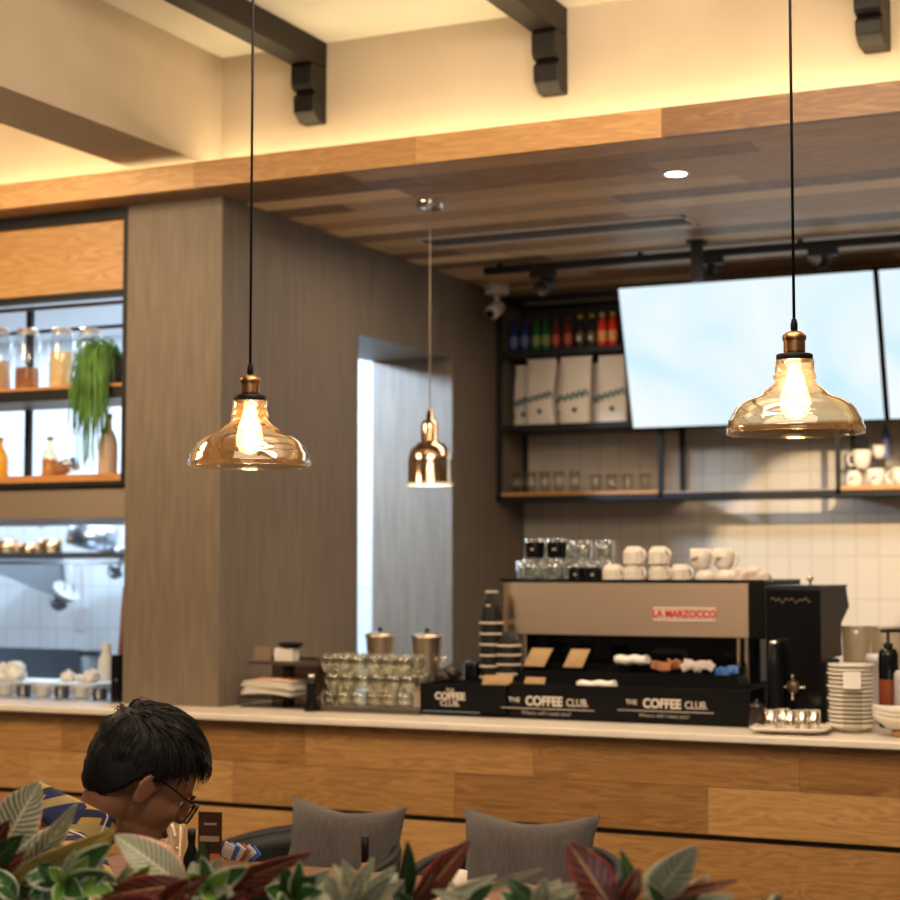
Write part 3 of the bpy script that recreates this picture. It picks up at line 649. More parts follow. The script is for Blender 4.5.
def sachets(px0, px1, py, m, kind, n, grp):
    rnd = random.Random(px0)
    for k in range(n):
        px = px0 + (px1 - px0) * (k + .5) / n; y = YR + .02 + .055 * rnd.random(); z = wz(px, py + rnd.uniform(-1, 3), YR)
        mb = MB(); mb.box(-.015, .015, -.002, .002, -.022, .006); mb.box(-.014, .014, -.003, .003, -.019, .003)
        o = put('sachet', mb, m, loc=(wx(px, y), y, z), rot=(rnd.uniform(-.5, .3), rnd.uniform(-.6, .6), rnd.uniform(-.5, .5)), bevel=.002, group=grp)
        tag(o, kind, 'sachet')
sachets(654, 680, 663, craft2, 'small brown sugar sachet among the brown ones in the rack', 7, 'brown sugar sachets in the rack')
sachets(683, 713, 663, sach, 'small white sugar sachet among the white ones in the rack', 8, 'white sugar sachets in the rack')
sachets(718, 736, 669, blue, 'small blue sweetener sachet at the right end of the rack', 5, 'blue sachets in the rack')
# --- espresso machine
YM = 5.70
x0, x1 = wx(500, YM, 1.45), wx(748, YM, 1.45); zp1 = wz(620, 583, YM); zp0 = wz(620, 635.5, YM); W = x1 - x0
em = thing('espresso_machine', 'wide espresso machine with brushed steel back panel and red-lettered badge', 'espresso machine', (x0, YM, WZ))
DM = .48
mb = MB()
def pan(u, v):
    yy = 0 if u > .07 else .03 * ((.07 - u) / .07) ** 2
    return (W * u, yy, zp0 - WZ + (zp1 - zp0) * v)
mb.grid(pan, 40, 2, smooth=True); mb.box(.0, W, .0302, .034, zp0 - WZ, zp1 - WZ)
put('steel_panel', mb, steel, em)
x2 = wx(765, YM, 1.45) - x0
mb = MB(); mb.box(-.004, x2, .0345, DM, zp0 - WZ - .004, zp1 - WZ + .004); mb.box(W + .002, x2, -.004, .0345, zp0 - WZ - .004, zp1 - WZ + .004)
put('housing', mb, blackp, em, bevel=.004)
mb = MB(); mb.box(.05, x2 - .05, .12, DM - .02, .07, zp0 - WZ - .004); put('boiler_body', mb, blackg, em)
mb = MB(); mb.box(.02, x2 - .02, .06, DM, .03, .11); put('drip_tray', mb, blackp, em, bevel=.004)
for i, (a, b_) in enumerate(((.08, .15), (x2 - .08, .15), (.08, DM - .07), (x2 - .08, DM - .07))): put('foot', MB().lathe([(.02, 0), (.022, .004), (.018, .03)], 16, M=Matrix.Translation((a, b_, 0)), cap0=True, cap1=True), black, em)
for px in (735.5, 743.5):
    a = wx(px, YM + .02, 1.3) - x0; put('chrome_post', MB().lathe([(.008, .03), (.008, zp0 - WZ)], 12, M=Matrix.Translation((a, .055, 0))), rose, em)
mb = MB(); zt_ = zp1 - WZ + .004
for (a, b_, c, d) in ((0, 0, x2, .008), (0, DM - .008, x2, DM), (0, .008, .008, DM - .008), (x2 - .008, .008, x2, DM - .008)): mb.box(a, c, b_, d, zt_, zt_ + .008)
put('cup_rail', mb, blackg, em)
bx0, bx1 = wx(654, YM) - x0, wx(717, YM) - x0; bz0, bz1 = wz(685, 621.5, YM) - WZ, wz(685, 607, YM) - WZ
bd = put('badge', MB().box(bx0, bx1, -.004, -.0005, bz0, bz1), mat('badge_plate', (.62, .48, .40), .4), em)
lettering('LA MARZOCCO', .0335, mat('badge_red', (.6, .02, .02), .4), bd, ((bx0 + bx1) / 2, -.0052, (bz0 + bz1) / 2), bold=.0012, sx=.92)
for k in range(3):
    gx = W * (.2 + .28 * k); g_ = MB(); g_.lathe([(.035, 0), (.038, .01), (.038, .05), (.03, .06)], 20, M=Matrix.Translation((gx, DM + .03, .22)), cap0=True, cap1=True); put('group_head', g_, chrome, em)
    put('portafilter_handle', MB().tube([(gx, DM + .05, .235), (gx, DM + .19, .215)], .014, 10), blackp, em)
# --- things on top of the machine
MT = zp1 + .004
GT = MT + .0
gl = clearb
def mrow(px, y): return (wx(px, y, MT + .03), y, MT)
SP = .0345
for i, px in enumerate((533, 555)):
    tumbler(.036, .078, gl, f'clear tumbler under a black-banded glass, {"left" if i == 0 else "right"} on the machine', mrow(px, YM + .06), 'clear tumblers on the machine', flute=.02)
    t = thing('banded_glass', f'glass with black band stacked on a tumbler, {"left" if i == 0 else "right"} one', 'glass', (wx(px + 2, YM + .06, MT), YM + .06, MT + .0785), group='black-banded glasses on the machine')
    put('glass', MB().lathe([(.030, 0), (.033, .03), (.034, .072), (.031, .072), (.030, .03), (.027, .006), (.0005, .006)], 18, cap0=True), gl, t); put('band', MB().lathe([(.0315, .004), (.0345, .03), (.0355, .060)], 18), blackg, t)
    put('print', MB().cbox((0.004, -.0365, .034), (.010, .002, .006)), mat('print_tan', (.5, .38, .28), .5), t)
for i, px in enumerate((577, 594)):
    t = thing('black_tumbler', f'black tumbler with glass rim on the machine, {"beside the clear ones" if i == 0 else "beside the white cups"}', 'glass', mrow(px, YM + .05), group='black tumblers on the machine')
    put('glass', MB().lathe([(.028, 0), (.0285, .002), (.0285, .05), (.027, .07), (.025, .07), (.0005, .066)], 18, cap0=True), gl, t); put('band', MB().lathe([(.0295, .002), (.0295, .048)], 18), blackg, t)
    put('print', MB().cbox((.004, -.030, .024), (.009, .002, .006)), mat('print_tan', (.5, .38, .28), .5), t)
for i, (px, dy, lv, lab) in enumerate([(526, .17, 0, 'behind the left front tumbler'), (548, .17, 0, 'behind the middle front tumblers'), (569, .17, 0, 'behind the black tumblers'), (590, .17, 0, 'behind the right black tumbler'),
                         (548, .17, 1, 'topmost at back left'), (567, .17, 1, 'topmost at back middle'), (583, .16, 1, 'topmost above the black tumblers'), (605, .17, 0, 'rearmost near the white cups'), (605, .17, 1, 'topmost near the white cups')]):
    x_, y_, z_ = mrow(px, YM + dy); tumbler(.033, .072, gl, 'clear faceted glass on the machine, ' + lab, (x_, y_, z_ + lv * .0725), 'clear glasses at the back of the machine top', flute=.03)
cups = [(613, .06, 0, 'leftmost of the white cups'), (634, .06, 0, 'lower of the second pair'), (634, .06, 1, 'upper of the second pair'), (659, .07, 0, 'lower of the third pair'), (659, .07, 1, 'upper of the third pair'), (681, .08, 0, 'right of the third pair')]
for px, dy, lv, lab in cups:
    x_, y_, z_ = mrow(px, YM + dy); hgt = .060
    make_cup(.0385, hgt, white, 'upturned faceted white cup on the machine, ' + lab, (x_, y_, z_ + lv * (hgt + .001)), 'white cups upturned on the machine', rz=-.5, flip=True, name='white_cup')
for px, lab in ((706, 'low one under the left mug'), (727, 'low one under the right mug')):
    x_, y_, z_ = mrow(px, YM + .07); make_cup(.040, .040, white, 'upturned white bowl on the machine, ' + lab, (x_, y_, z_), hand=False, flip=True, name='white_bowl')
for px, dy, lab in ((701, .09, 'left of the two'), (724, .11, 'right of the two')):
    x_, y_, z_ = mrow(px, YM + dy); make_cup(.038, .072, white, 'white mug with small floral print on the machine, ' + lab, (x_, y_, z_ + .0415), rz=-.3, name='white_mug', mark=True)
def crumple(r, k, fl=.5):
    rnd = random.Random(k); mb = MB(); mb.ball((0, 0, 0), r, 22, 14); off = Vector((k * 3.1, 0, 0))
    for v in mb.v:
        d = noise.noise(v * 55 + off) * .35 + noise.noise(v * 110 + off) * .2; v *= 1 + d; v.z = max(v.z, -r * .45) + r * .45
    return mb
for k, (px, r_) in enumerate(((741, .030), (752, .034), (764, .026))):
    y_ = YM + .07 + .03 * (k % 2); put('cloth_bundle', crumple(r_, k + 1), mat('cloth_white', (.66, .54, .48), .7), loc=(wx(px, y_, MT), y_, MT + .001), label='crumpled white cloth on the right end of the machine, ' + ['left', 'middle', 'right'][k] + ' one', cat='cloth', group='crumpled cloths on the machine')
# --- black brewer to the right of the machine
YG = 5.56
gx0, gx1 = wx(766, YG), wx(822, YG); gz = wz(795, 588, YG) - WZ; W = gx1 - gx0
br = thing('coffee_brewer', 'tall black coffee brewer with scrolled white script and chrome knob', 'brewer', (gx0, YG, WZ))
sc2 = .43 * FPX / dist(gx1, YG)       # px per metre of depth, roughly
def dp(px): 
    lo, hi = 0, 1.
    for _ in range(30):
        m_ = (lo + hi) / 2; k = (px - 450) / FPX; p = Vector((gx1, YG + m_, 1.3)) - CAM
        if (p.dot(_rt) / p.dot(_fw)) < k: lo = m_
        else: hi = m_
    return lo
d1, d2, d3 = dp(847), dp(850), dp(842)
prof = [(0, 0), (0, gz), (d1, gz + .004), (d2, gz * .84), (d3, gz * .70), (d3 - .012, gz * .60), (d3, gz * .47), (d3, gz * .42), (.02, gz * .40)]
zq = lambda py, d: Z(845, py, YG + d) - WZ
prof = [(0, .15), (0, gz), (d1, zq(585, d1)), (d2, zq(607, d2)), (d3 + .004, zq(623, d3)), (d3 - .004, zq(640, d3)), (d3 + .008, zq(656, d3)), (.03, zq(660, .1)), (.02, .15)]
put('body', MB().prism(prof, 'x', 0, W), mat('brewer_body', (.035, .028, .022), .45), br, bevel=.004)
put('front_panel', MB().box(.004, W, -.006, -.0005, .005, gz - .004), blackg, br, bevel=.002)
put('pedestal', MB().box(.004, W + .012, 0, d3 * .7, 0, zq(660, .1)), blackp, br, bevel=.004)
put('lid', MB().box(.0, W + .003, -.004, d1 + .002, gz + .0005, gz + .008), mat('lid_dark', (.03, .03, .05), .25), br)
put('lid_knob', MB().lathe([(.004, gz + .008), (.004, gz + .022), (.011, gz + .026), (.011, gz + .034), (.0005, gz + .038)], 14, M=Matrix.Translation((W * .75, .05, 0))), rose, br)
sg = []
for i in range(60):
    s = i / 59; sg.append((W * .12 + W * .72 * s, -.0075, gz * .91 + .006 * math.sin(s * 38) * (1 - .3 * s) + .004 * math.sin(s * 17)))
put('script_print', MB().tube(sg, .0013, 4), mat('script_grey', (.20, .16, .12), .5), br)
ez = wz(793, 687, YG - .01) - WZ; ex = wx(793, YG - .01) - gx0
em_ = put('valve_knob', MB().lathe([(.0005, .016), (.012, .016), (.019, .012), (.022, 0)], 24, M=Matrix.Translation((ex, -.0065, ez)) @ Matrix.Rotation(PI / 2, 4, 'X')), mat('knob_bronze', (.16, .10, .07), .35, .7), br)
for a in range(4):
    c_, s__ = math.cos(a * PI / 2), math.sin(a * PI / 2)
    put('prong', MB().tube([(ex + c_ * .014, -.016, ez + s__ * .014), (ex + c_ * .036, -.018, ez + s__ * .036)], .003, 6).ball((ex + c_ * .036, -.018, ez + s__ * .036), .0055, 8, 6), chrome, em_)
# tall black jug with chrome cap
y_ = YD + .11
t = thing('black_flask', 'slim black flask with chrome cap between display box and brewer', 'flask', (wx(775, YG - .06), YG - .06, WZ)); h_ = wz(775, 640, YG - .06) - WZ
put('body', MB().lathe([(.026, 0), (.027, .004), (.024, h_ * .7), (.016, h_ - .012)], 20, cap0=True, cap1=True), blackp, t); put('cap', MB().lathe([(.015, h_ - .0115), (.015, h_ - .003), (.0005, h_)], 18), chrome, t)
t = thing('dark_jar', 'small dark glass jar beside the square plate', 'jar', (wx(757, 5.36), 5.36, WZ)); put('jar', MB().lathe([(.022, 0), (.026, .005), (.028, .04), (.022, .055), (.021, .065)], 20, cap0=True), mat('dark_glass', (.03, .02, .02), .08), t); put('lid', MB().lathe([(.024, .0652), (.024, .078), (.006, .082), (.006, .09), (.0005, .093)], 18), mat('dark_lid', (.02, .015, .015), .2), t)
# square plate with silver shot cups
y_ = 5.29; cx_ = wx(791, y_)
def plate_fn(hx, hy, z, lip): return [(-hx, -hy), (hx, -hy), (hx, hy), (-hx, hy)]
t = thing('square_plate', 'square white plate carrying silver shot cups', 'plate', (cx_, y_, WZ), .12)
pl = MB()
def sq(u, v):
    a = 2 * PI * v; k = [0, .075, .11, .115][round(u * 3)]; zz_ = [.006, .006, .016, .019][round(u * 3)]
    c_, s__ = math.cos(a), math.sin(a); q = 1 / max(abs(c_), abs(s__)); q = min(q, 1.3); return (k * c_ * q, k * s__ * q * .85, zz_)
pl.grid(sq, 3, 40); put('dish', pl, white, t, solid=.005)
put('foot_ring', MB().lathe([(.045, 0), (.05, 0), (.052, .004), (.045, .004)], 24), white, t)
for i, (px, dy) in enumerate([(771, -.03), (783, .02), (790, -.03), (802, .0), (814, .02)]):
    nm = ['leftmost', 'second from left', 'middle', 'second from right', 'rightmost'][i]
    put('shot_cup', MB().lathe([(.017, 0), (.018, .002), (.0195, .060), (.0185, .060), (.016, .004), (.0005, .004)], 16, cap0=True), mat('warm_steel', (.78, .72, .64), .2, 1.), loc=(wx(px, y_ + dy), y_ + dy, WZ + .0095), label='small silver shot cup on the square white plate, ' + nm, cat='cup', group='silver shot cups on the square plate')
# saucer stack on a wide dish
y_ = 5.42; cx_ = wx(851, y_); R_ = 26 * dist(cx_, y_) / FPX
t = thing('round_dish', 'wide round white dish under the stack of saucers', 'plate', (cx_, y_, WZ)); put('dish', MB().lathe([(.04, 0), (.05, .002), (R_ * .9, .014), (R_, .020), (R_ * .97, .023), (R_ * .7, .012), (.0005, .010)], 36, cap0=True), white, t)
h_ = (wz(851, 664, y_) - WZ - .012) / 15
for k in range(15):
    r_ = .062 + .0015 * math.sin(k * 2.3); dx = .002 * math.sin(k * 1.9)
    put('saucer', MB().lathe([(.022, 0), (.03, .001), (r_ + .005, h_ * .38), (r_ + .007, h_ * .55), (r_ + .007, h_ * .97), (r_, h_ * .96), (.025, h_ * .35), (.0005, h_ * .3)], 28, cap0=True), white, loc=(cx_ + dx, y_, WZ + .0135 + k * h_), label='white saucer in the tall stack beside the black brewer', cat='saucer', group='stacked saucers by the brewer')
t = thing('price_card', 'small blank cream card in a clear holder before the saucers', 'card', (wx(853, y_ - .078), y_ - .088, WZ)); zc0 = wz(853, 689, y_ - .09) - WZ; zc1 = wz(853, 672, y_ - .09) - WZ
put('card', MB().box(-.027, .027, -.001, .001, zc0, zc1), paperw, t); put('holder', MB().box(-.029, .029, .0015, .003, 0, zc1).box(-.029, .029, -.02, .003, 0, .002), clear, t)
# containers at the right
y_ = 5.95; t = thing('plastic_tub', 'clear tub with pale green contents behind the saucers', 'tub', (wx(857, y_), y_, WZ)); h_ = wz(857, 626, y_) - WZ; r_ = 14 * dist(wx(857, y_), y_) / FPX
put('tub', MB().lathe([(r_ * .8, 0), (r_, h_ * .9), (r_ * 1.03, h_), (r_ * .97, h_), (r_ * .77, .003), (.0005, .003)], 26, cap0=True), glass('frosted_tub', (.80, .74, .64), .8, .2, .1, body=(.9, .8, .65), bodyfac=.35), t)
put('contents', MB().lathe([(r_ * .76, .004), (r_ * .90, h_ * .62), (.0005, h_ * .62)], 24, cap0=True), mat('green_paste', (.48, .45, .12), .6), t)
t = thing('plastic_tub', 'second clear tub, right of the green one behind the pump bottle', 'tub', (wx(887, y_), y_, WZ)); put('tub', MB().lathe([(r_ * .9, 0), (r_ * 1.1, h_ * .9), (r_ * 1.15, h_), (r_ * 1.05, h_), (r_ * .87, .003), (.0005, .003)], 26, cap0=True), MATS['frosted_tub'], t)
put('contents', MB().lathe([(r_ * .86, .004), (r_ * .98, h_ * .5), (.0005, h_ * .5)], 24, cap0=True), mat('pale_paste', (.55, .48, .35), .6), t)
y_ = 5.74; put('white_canister', MB().lathe([(.026, 0), (.028, .003), (.028, .19), (.034, .192), (.036, .205), (.030, .22), (.0005, .222)], 22, cap0=True), mat('canister_white', (.62, .60, .62), .35), loc=(wx(877, y_), y_, WZ), label='white lidded canister between saucers and pump bottle', cat='canister')
y_ = 5.60; t = thing('pump_bottle', 'black pump bottle with orange label at the right', 'bottle', (wx(889, y_), y_, WZ)); h_ = wz(887, 648, y_) - WZ
put('bottle', MB().lathe([(.028, 0), (.031, .004), (.031, h_ - .02), (.024, h_ - .003), (.014, h_)], 24, cap0=True, cap1=True), blackg, t); put('paper_label', MB().lathe([(.0315, .05), (.0315, .15)], 24), mat('orange_label', (.22, .045, .01), .5), t)
hp = wz(887, 631, y_) - WZ
put('pump', MB().lathe([(.015, h_), (.015, h_ + .014), (.005, h_ + .016), (.005, hp)], 14, cap1=True).tube([(-.022, 0, hp), (.03, 0, hp + .002), (.05, 0, hp - .002)], .006, 8), blackp, t)
put('white_jug', MB().lathe([(.03, 0), (.034, .004), (.032, .17), (.026, .18)], 22, cap0=True, cap1=True), mat('canister_grey', (.5, .48, .5), .35), loc=(wx(905, 5.55), 5.55, WZ), label='pale grey canister at the very right edge of the worktop', cat='canister')
for k in range(3):
    y_ = 5.32; t_ = MB()
    def bw(u, v, k=k):
        a = 2 * PI * v; r__ = [.03, .06, .088, .094][min(3, int(u * 3 + .01))]; zz_ = [0, .003, .026, .034][min(3, int(u * 3 + .01))]
        c_, s__ = math.cos(a), math.sin(a); return (r__ * c_ * 1.1, r__ * s__ * .8, zz_ + .010 * abs(c_) ** 3 * u)
    t_.grid(bw, 3, 36); put('oval_dish', t_, white, loc=(wx(908, y_), y_, WZ + .023 + k * .013), rot=(0, 0, .3), label='pale oval dish at the right edge, ' + ['lowest', 'middle', 'uppermost'][k] + ' of the stack', cat='dish', group='oval dishes at the right edge', solid=.005)
put('wooden_coaster', MB().lathe([(.045, 0), (.05, .003), (.05, .018), (.0005, .02)], 26, cap0=True), mat('coaster_wood', (.35, .18, .08), .5), loc=(wx(908, 5.32), 5.32, WZ), label='round wooden coaster under the oval dishes', cat='coaster')
# --- paper cup tower, black lids
def cup_tower(px, y, n, ztop_px, label, r0=.0215, r1=.043, top=True):
    t = thing('cup_tower', label, 'paper cups', (wx(px, y), y, WZ)); zt_ = wz(px, ztop_px, y) - WZ; H = .115 if top else .05; step = (zt_ - H) / max(n - 1, 1)
    for k in range(n):
        z_ = k * step; mb = MB(); mb.lathe([(r1, z_), (r1 - (r1 - r0) * .35, z_ + H * .35), (r0, z_ + H), (.0005, z_ + H - .003)], 22) if k == n - 1 else mb.lathe([(r1, z_), (r1 - .004, z_ + step * .98)], 22)
        c = put('paper_cup', mb, mat('cup_black', (.010, .009, .009), .5, spec=.2), t)
        put('rim', MB().lathe([(r1 + .0003, z_), (r1 + .002, z_ + .002), (r1 + .002, z_ + .006), (r1 - .001, z_ + .008)], 22), mat('cup_rim', (.58, .48, .38), .5), c)
    if top:
        put('cup_base', MB().lathe([(r0 + .001, n * 0 + zt_ - .012), (r0 + .0012, zt_ + .001)], 20), mat('cup_base_cream', (.7, .58, .42), .5), t)
        put('print', MB().cbox((0, -r0 - .011, zt_ - .05), (.016, .003, .007)), mat('print_tan', (.5, .38, .28), .5), t)
    return t
YK = 5.66
cup_tower(492, YK, 9, 591, 'tall tower of upturned black paper cups with pale rims')
cup_tower(509, YK - .065, 8, 632, 'shorter tower of upturned black paper cups touching the machine', top=False)
t = thing('lid_stack', 'dark stack of plastic cup lids beside the cup tower', 'lids', (wx(474, YK + .03), YK + .03, WZ)); h_ = wz(475, 661, YK) - WZ
put('lids', MB().lathe([(.034, 0)] + [(.037 - .003 * (k % 2), .006 + k * (h_ - .02) / 24) for k in range(25)] + [(.031, h_ - .004), (.0005, h_)], 24), blackg, t)
YL = YD + .10; zl_ = wz(450, 684, YD) - WZ
t = thing('black_cups', 'two black plastic cups lying behind the short display box', 'cup', (wx(446, YL + .14), YL + .14, WZ)); h_ = wz(446, 668, YL + .14) - WZ
put('cup_body', MB().lathe([(.034, 0), (.036, .003), (.044, h_ * .8), (.040, h_ * .98), (.0005, h_)], 22, cap0=True), mat('dark_lid2', (.03, .022, .018), .3), t)
put('cup_lid', MB().lathe([(.03, -.01), (.034, .0), (.03, .016), (.0005, .02)], 20, M=Matrix.Translation((.03, -.01, h_ * .9)) @ Matrix.Rotation(.6, 4, 'Y')), mat('dark_lid2', (.03, .022, .018), .3), t)
# --- glasses in rows on a dark tray
ya = 5.40
gx0 = wx(319, ya); gx1 = wx(408, ya)
put('serving_tray', MB().box(gx0 - .02, gx1 + .06, ya - .03, ya + .22, WZ, WZ + .008).box(gx0 - .02, gx1 + .06, ya - .03, ya - .022, WZ + .008, WZ + .02), mat('tray_dark', (.05, .035, .025), .4), bevel=.003, label='dark tray under the rows of stacked glasses', cat='tray')
def goblet(r, h): return [(r * .55, 0), (r * .62, .002), (r * .62, h * .08), (r * .8, h * .2), (r, h * .5), (r * .98, h * .75), (r * .86, h), (r * .82, h), (r * .92, h * .72), (r * .93, h * .5), (r * .7, h * .2), (.0005, h * .14)]
wglass = glass('stacked_glass', (.88, .87, .80), 1.2, base=.10, body=(.75, .7, .55), bodyfac=.06)
nm6 = ['at the left end', 'second along', 'third along', 'fourth along', 'fifth along', 'at the right end']
for j in range(2):
    for k in range(3):
        for i in range(6):
            if j == 1 and k == 0: continue
            x_ = gx0 + .032 + (gx1 - gx0 - .03) * (i + .5 * (k % 2) * .6) / 5.4; y_ = ya + .02 + j * .09
            put('stacked_glass', MB().lathe(goblet(.032, .062), 14, cap0=True, flute=.03), wglass, loc=(x_, y_, WZ + .0085 + k * .0625), label=f'clear rounded glass in the {"front" if j == 0 else "back"} row, {["bottom", "middle", "top"][k]} tier, {nm6[i]}', cat='glass', group='stacked glasses on the dark tray')
# canisters
for i, (px, py, y_, wpx) in enumerate(((380, 635, 5.85, 27), (427, 636, 5.80, 29))):
    x_ = wx(px, y_); D_2 = dist(x_, y_); r_ = wpx / 2 * D_2 / FPX * 1.08; h_ = wz(px, py, y_) - WZ
    t = thing('lidded_canister', 'polished metal canister with black lid knob, ' + ('left one behind the glasses' if i == 0 else 'right one beside the display box'), 'canister', (x_, y_, WZ))
    put('pot', MB().lathe([(r_ * .78, 0), (r_ * .8, .003), (r_ * .84, h_ * .6), (r_ * .97, h_ * .92), (r_, h_ - .006)], 30, cap0=True), mat('pewter', (.62, .50, .38), .36, 1.), t)
    put('lid', MB().lathe([(r_ * 1.04, h_ - .006), (r_ * 1.05, h_), (r_ * .8, h_ + .008), (.0005, h_ + .012)], 30), mat('pewter', (.62, .50, .38), .36, 1.), t)
    put('lid_knob', MB().lathe([(.004, h_ + .011), (.006, h_ + .015), (.009, h_ + .020), (.007, h_ + .027), (.0005, h_ + .029)], 14), blackp, t)
    if i: put('handle', MB().tube([(r_ * .8, -.01, h_ * .62), (r_ * 1.25, -.015, h_ * .66), (r_ * 1.5, -.015, h_ * .70)], .006, 8), chrome, t)
# small black pepper bottle
t = thing('black_bottle', 'small glossy black bottle between leaflet stand and stacked glasses', 'bottle', (wx(311.5, 5.36), 5.36, WZ)); h_ = wz(311, 674, 5.36) - WZ
put('bottle', MB().lathe([(.026, 0), (.028, .004), (.026, .02), (.019, .04), (.018, h_ * .55), (.020, h_ * .75), (.012, h_ * .9)], 20, cap0=True, cap1=True), blackg, t); put('stopper', MB().lathe([(.0125, h_ * .9), (.014, h_ * .94), (.009, h_), (.0005, h_ + .002)], 16), chrome, t)
# leaflet stand
ya = 5.44; x0, x1 = wx(243, ya), wx(318, ya); W = x1 - x0; zl2 = wz(280, 662, ya) - WZ; zl1 = wz(275, 697, ya) - WZ
t = thing('leaflet_stand', 'two-tier dark leaflet stand beside the grey pillar', 'stand', (x0, ya, WZ))
smoke = glass('smoked_acrylic', (.42, .36, .30), .8, .05, .06)
put('upper_tier', MB().box(.02, W, .0, .16, zl2 - .012, zl2).box(W - .006, W, 0, .16, zl2, zl2 + .02), mat('stand_brown', (.06, .04, .03), .4), t)
put('lower_tier', MB().box(0, W * .85, -.02, .16, zl1 - .006, zl1), smoke, t)
put('stand_back', MB().box(0.02, W - .02, .165, .171, 0, zl2 + .01), smoke, t)
put('post', MB().box(W * .5, W * .58, .02, .06, 0, zl2 - .0125), blackp, t); put('foot', MB().box(0, W * .9, -.02, .17, 0, .005), smoke, t)
for k in range(5):
    mb = MB(); 
    def mg(u, v, k=k): return (.20 * u, .13 * v, .010 * math.sin(u * PI * .9) - .012 * u * (4 - k) * .15)
    mb.grid(mg, 8, 3); o = put('booklet', mb, paper if k < 4 else mat('booklet_cover', (.62, .48, .38), .5), loc=(wx(243, ya) + .006 * (k % 3), ya - .012, WZ + (zl1) + .010 + .010 * k), rot=(0, 0, .04 * math.sin(k * 2)), solid=.008, label='pale booklet on the lower tier of the stand, ' + ['lowest', 'second lowest', 'middle', 'second from the top', 'topmost with red pictures'][k], cat='booklet', group='booklets on the leaflet stand')
    if k == 4:
        for (u, v, a, b_) in ((.05, .03, .045, .06), (.14, .02, .04, .05), (.10, .07, .03, .03)): put('picture', MB().box(u, u + a, v, v + b_, .012, .0165), mat('picture_red', (.50, .10, .05), .5), o)
bx = put('card_box', MB().box(0, .075, 0, .05, 0, .047), paper, loc=(wx(274, ya + .03), ya + .03, WZ + zl2 + .0005), bevel=.002, label='small cream box on the upper tier of the leaflet stand', cat='box')
t = thing('black_dish', 'small black dish on top of the cream box', 'dish', (wx(290, ya + .05), ya + .055, WZ + zl2 + .048)); put('dish', MB().lathe([(.03, 0), (.046, .012), (.044, .018), (.03, .008), (.0005, .006)], 24, cap0=True), blackp, t)
put('wood_card', MB().box(0, .07, 0, .006, 0, .05), mat('card_brown', (.22, .15, .10), .6), loc=(wx(254, ya + .05), ya + .05, WZ + zl2 + .0005), label='plain brown card standing left of the cream box', cat='card')

# ================================================================== KITCHEN
KZ = 1.05
put('kitchen_counter', MB().box(XL, XP0 - .003, YP, 6.15, .86, KZ - .0), steelk, bevel=.004, label='steel kitchen counter behind the serving hatch', cat='worktop')
put('kitchen_bench', MB().box(XL + .01, XP0 - .003, 7.5, YB - .03, 0, .90), steelk, label='steel bench along the kitchen back wall', cat='bench')
kx = lambda px, y, z=1.3: X(px, y, z)
put('steel_splashback', MB().box(XL, kx(81, YB - .02), YB - .02, YB - .001, .9, Z(40, 648, YB)), mat('splash_steel', (.30, .38, .45), .3, 1.), label='blue-grey steel splashback low on the kitchen wall', cat='splashback')
ys = 7.3
shz = Z(60, 553, ys)
t = thing('pan_rack', 'stainless wall rack holding pans across the kitchen', 'rack', (kx(125, ys), ys, shz)); 
put('rack_shelf', MB().box(-2.6, .1, 0, .45, -.012, 0).box(-2.6, .1, -.004, 0, -.03, .004), steelk, t)
put('hanging_bar', MB().tube([(-2.6, .02, -.05), (.1, .02, -.05)], .008, 8), steelk, t)
for k, a in enumerate((-2.2, -1.1, -.1)): put('bracket', MB().prism([(.0, -.012), (YB - ys - .001, -.012), (YB - ys - .001, -.25)], 'x', a, a + .02), steelk, t)
def pan(px, r, h, label, m, y=ys + .2, hl=None, tilt=0.):
    t = thing('cooking_pan', label, 'pan', (kx(px, y, shz), y, shz + .001), 0); M0 = Matrix.Translation((0, 0, r * abs(math.sin(tilt)))) @ Matrix.Rotation(tilt, 4, 'Y')
    put('pan_body', MB().lathe([(r * .9, 0), (r, .004), (r, h), (r * .97, h), (r * .95, .006), (.0005, .006)], 28, M=M0, cap0=True), m, t)
    if hl: put('handle', MB().tube([M0 @ Vector(p) for p in ((-r * .95, 0, h * .8), (-r - .08, -.02, h * .75), (-r - hl, -.05, h * .3))], .009, 8), m, t)
    return t
gold = mat('copper_pan', (.65, .36, .16), .25, 1.)
pan(90, .13, .115, 'tilted steel saucepan with long handle on the pan rack', steelk, hl=.18, tilt=.25)
pan(50, .062, .07, 'copper pan on the rack, right of the copper ones', gold, ys + .1); pan(28, .052, .05, 'copper pan on the rack, middle of the copper ones', gold, ys + .1); pan(5, .07, .07, 'copper pan at the left edge of the rack', gold, ys + .1)
pan(118, .06, .03, 'shallow steel pan at the right end of the rack', steelk, ys + .1)
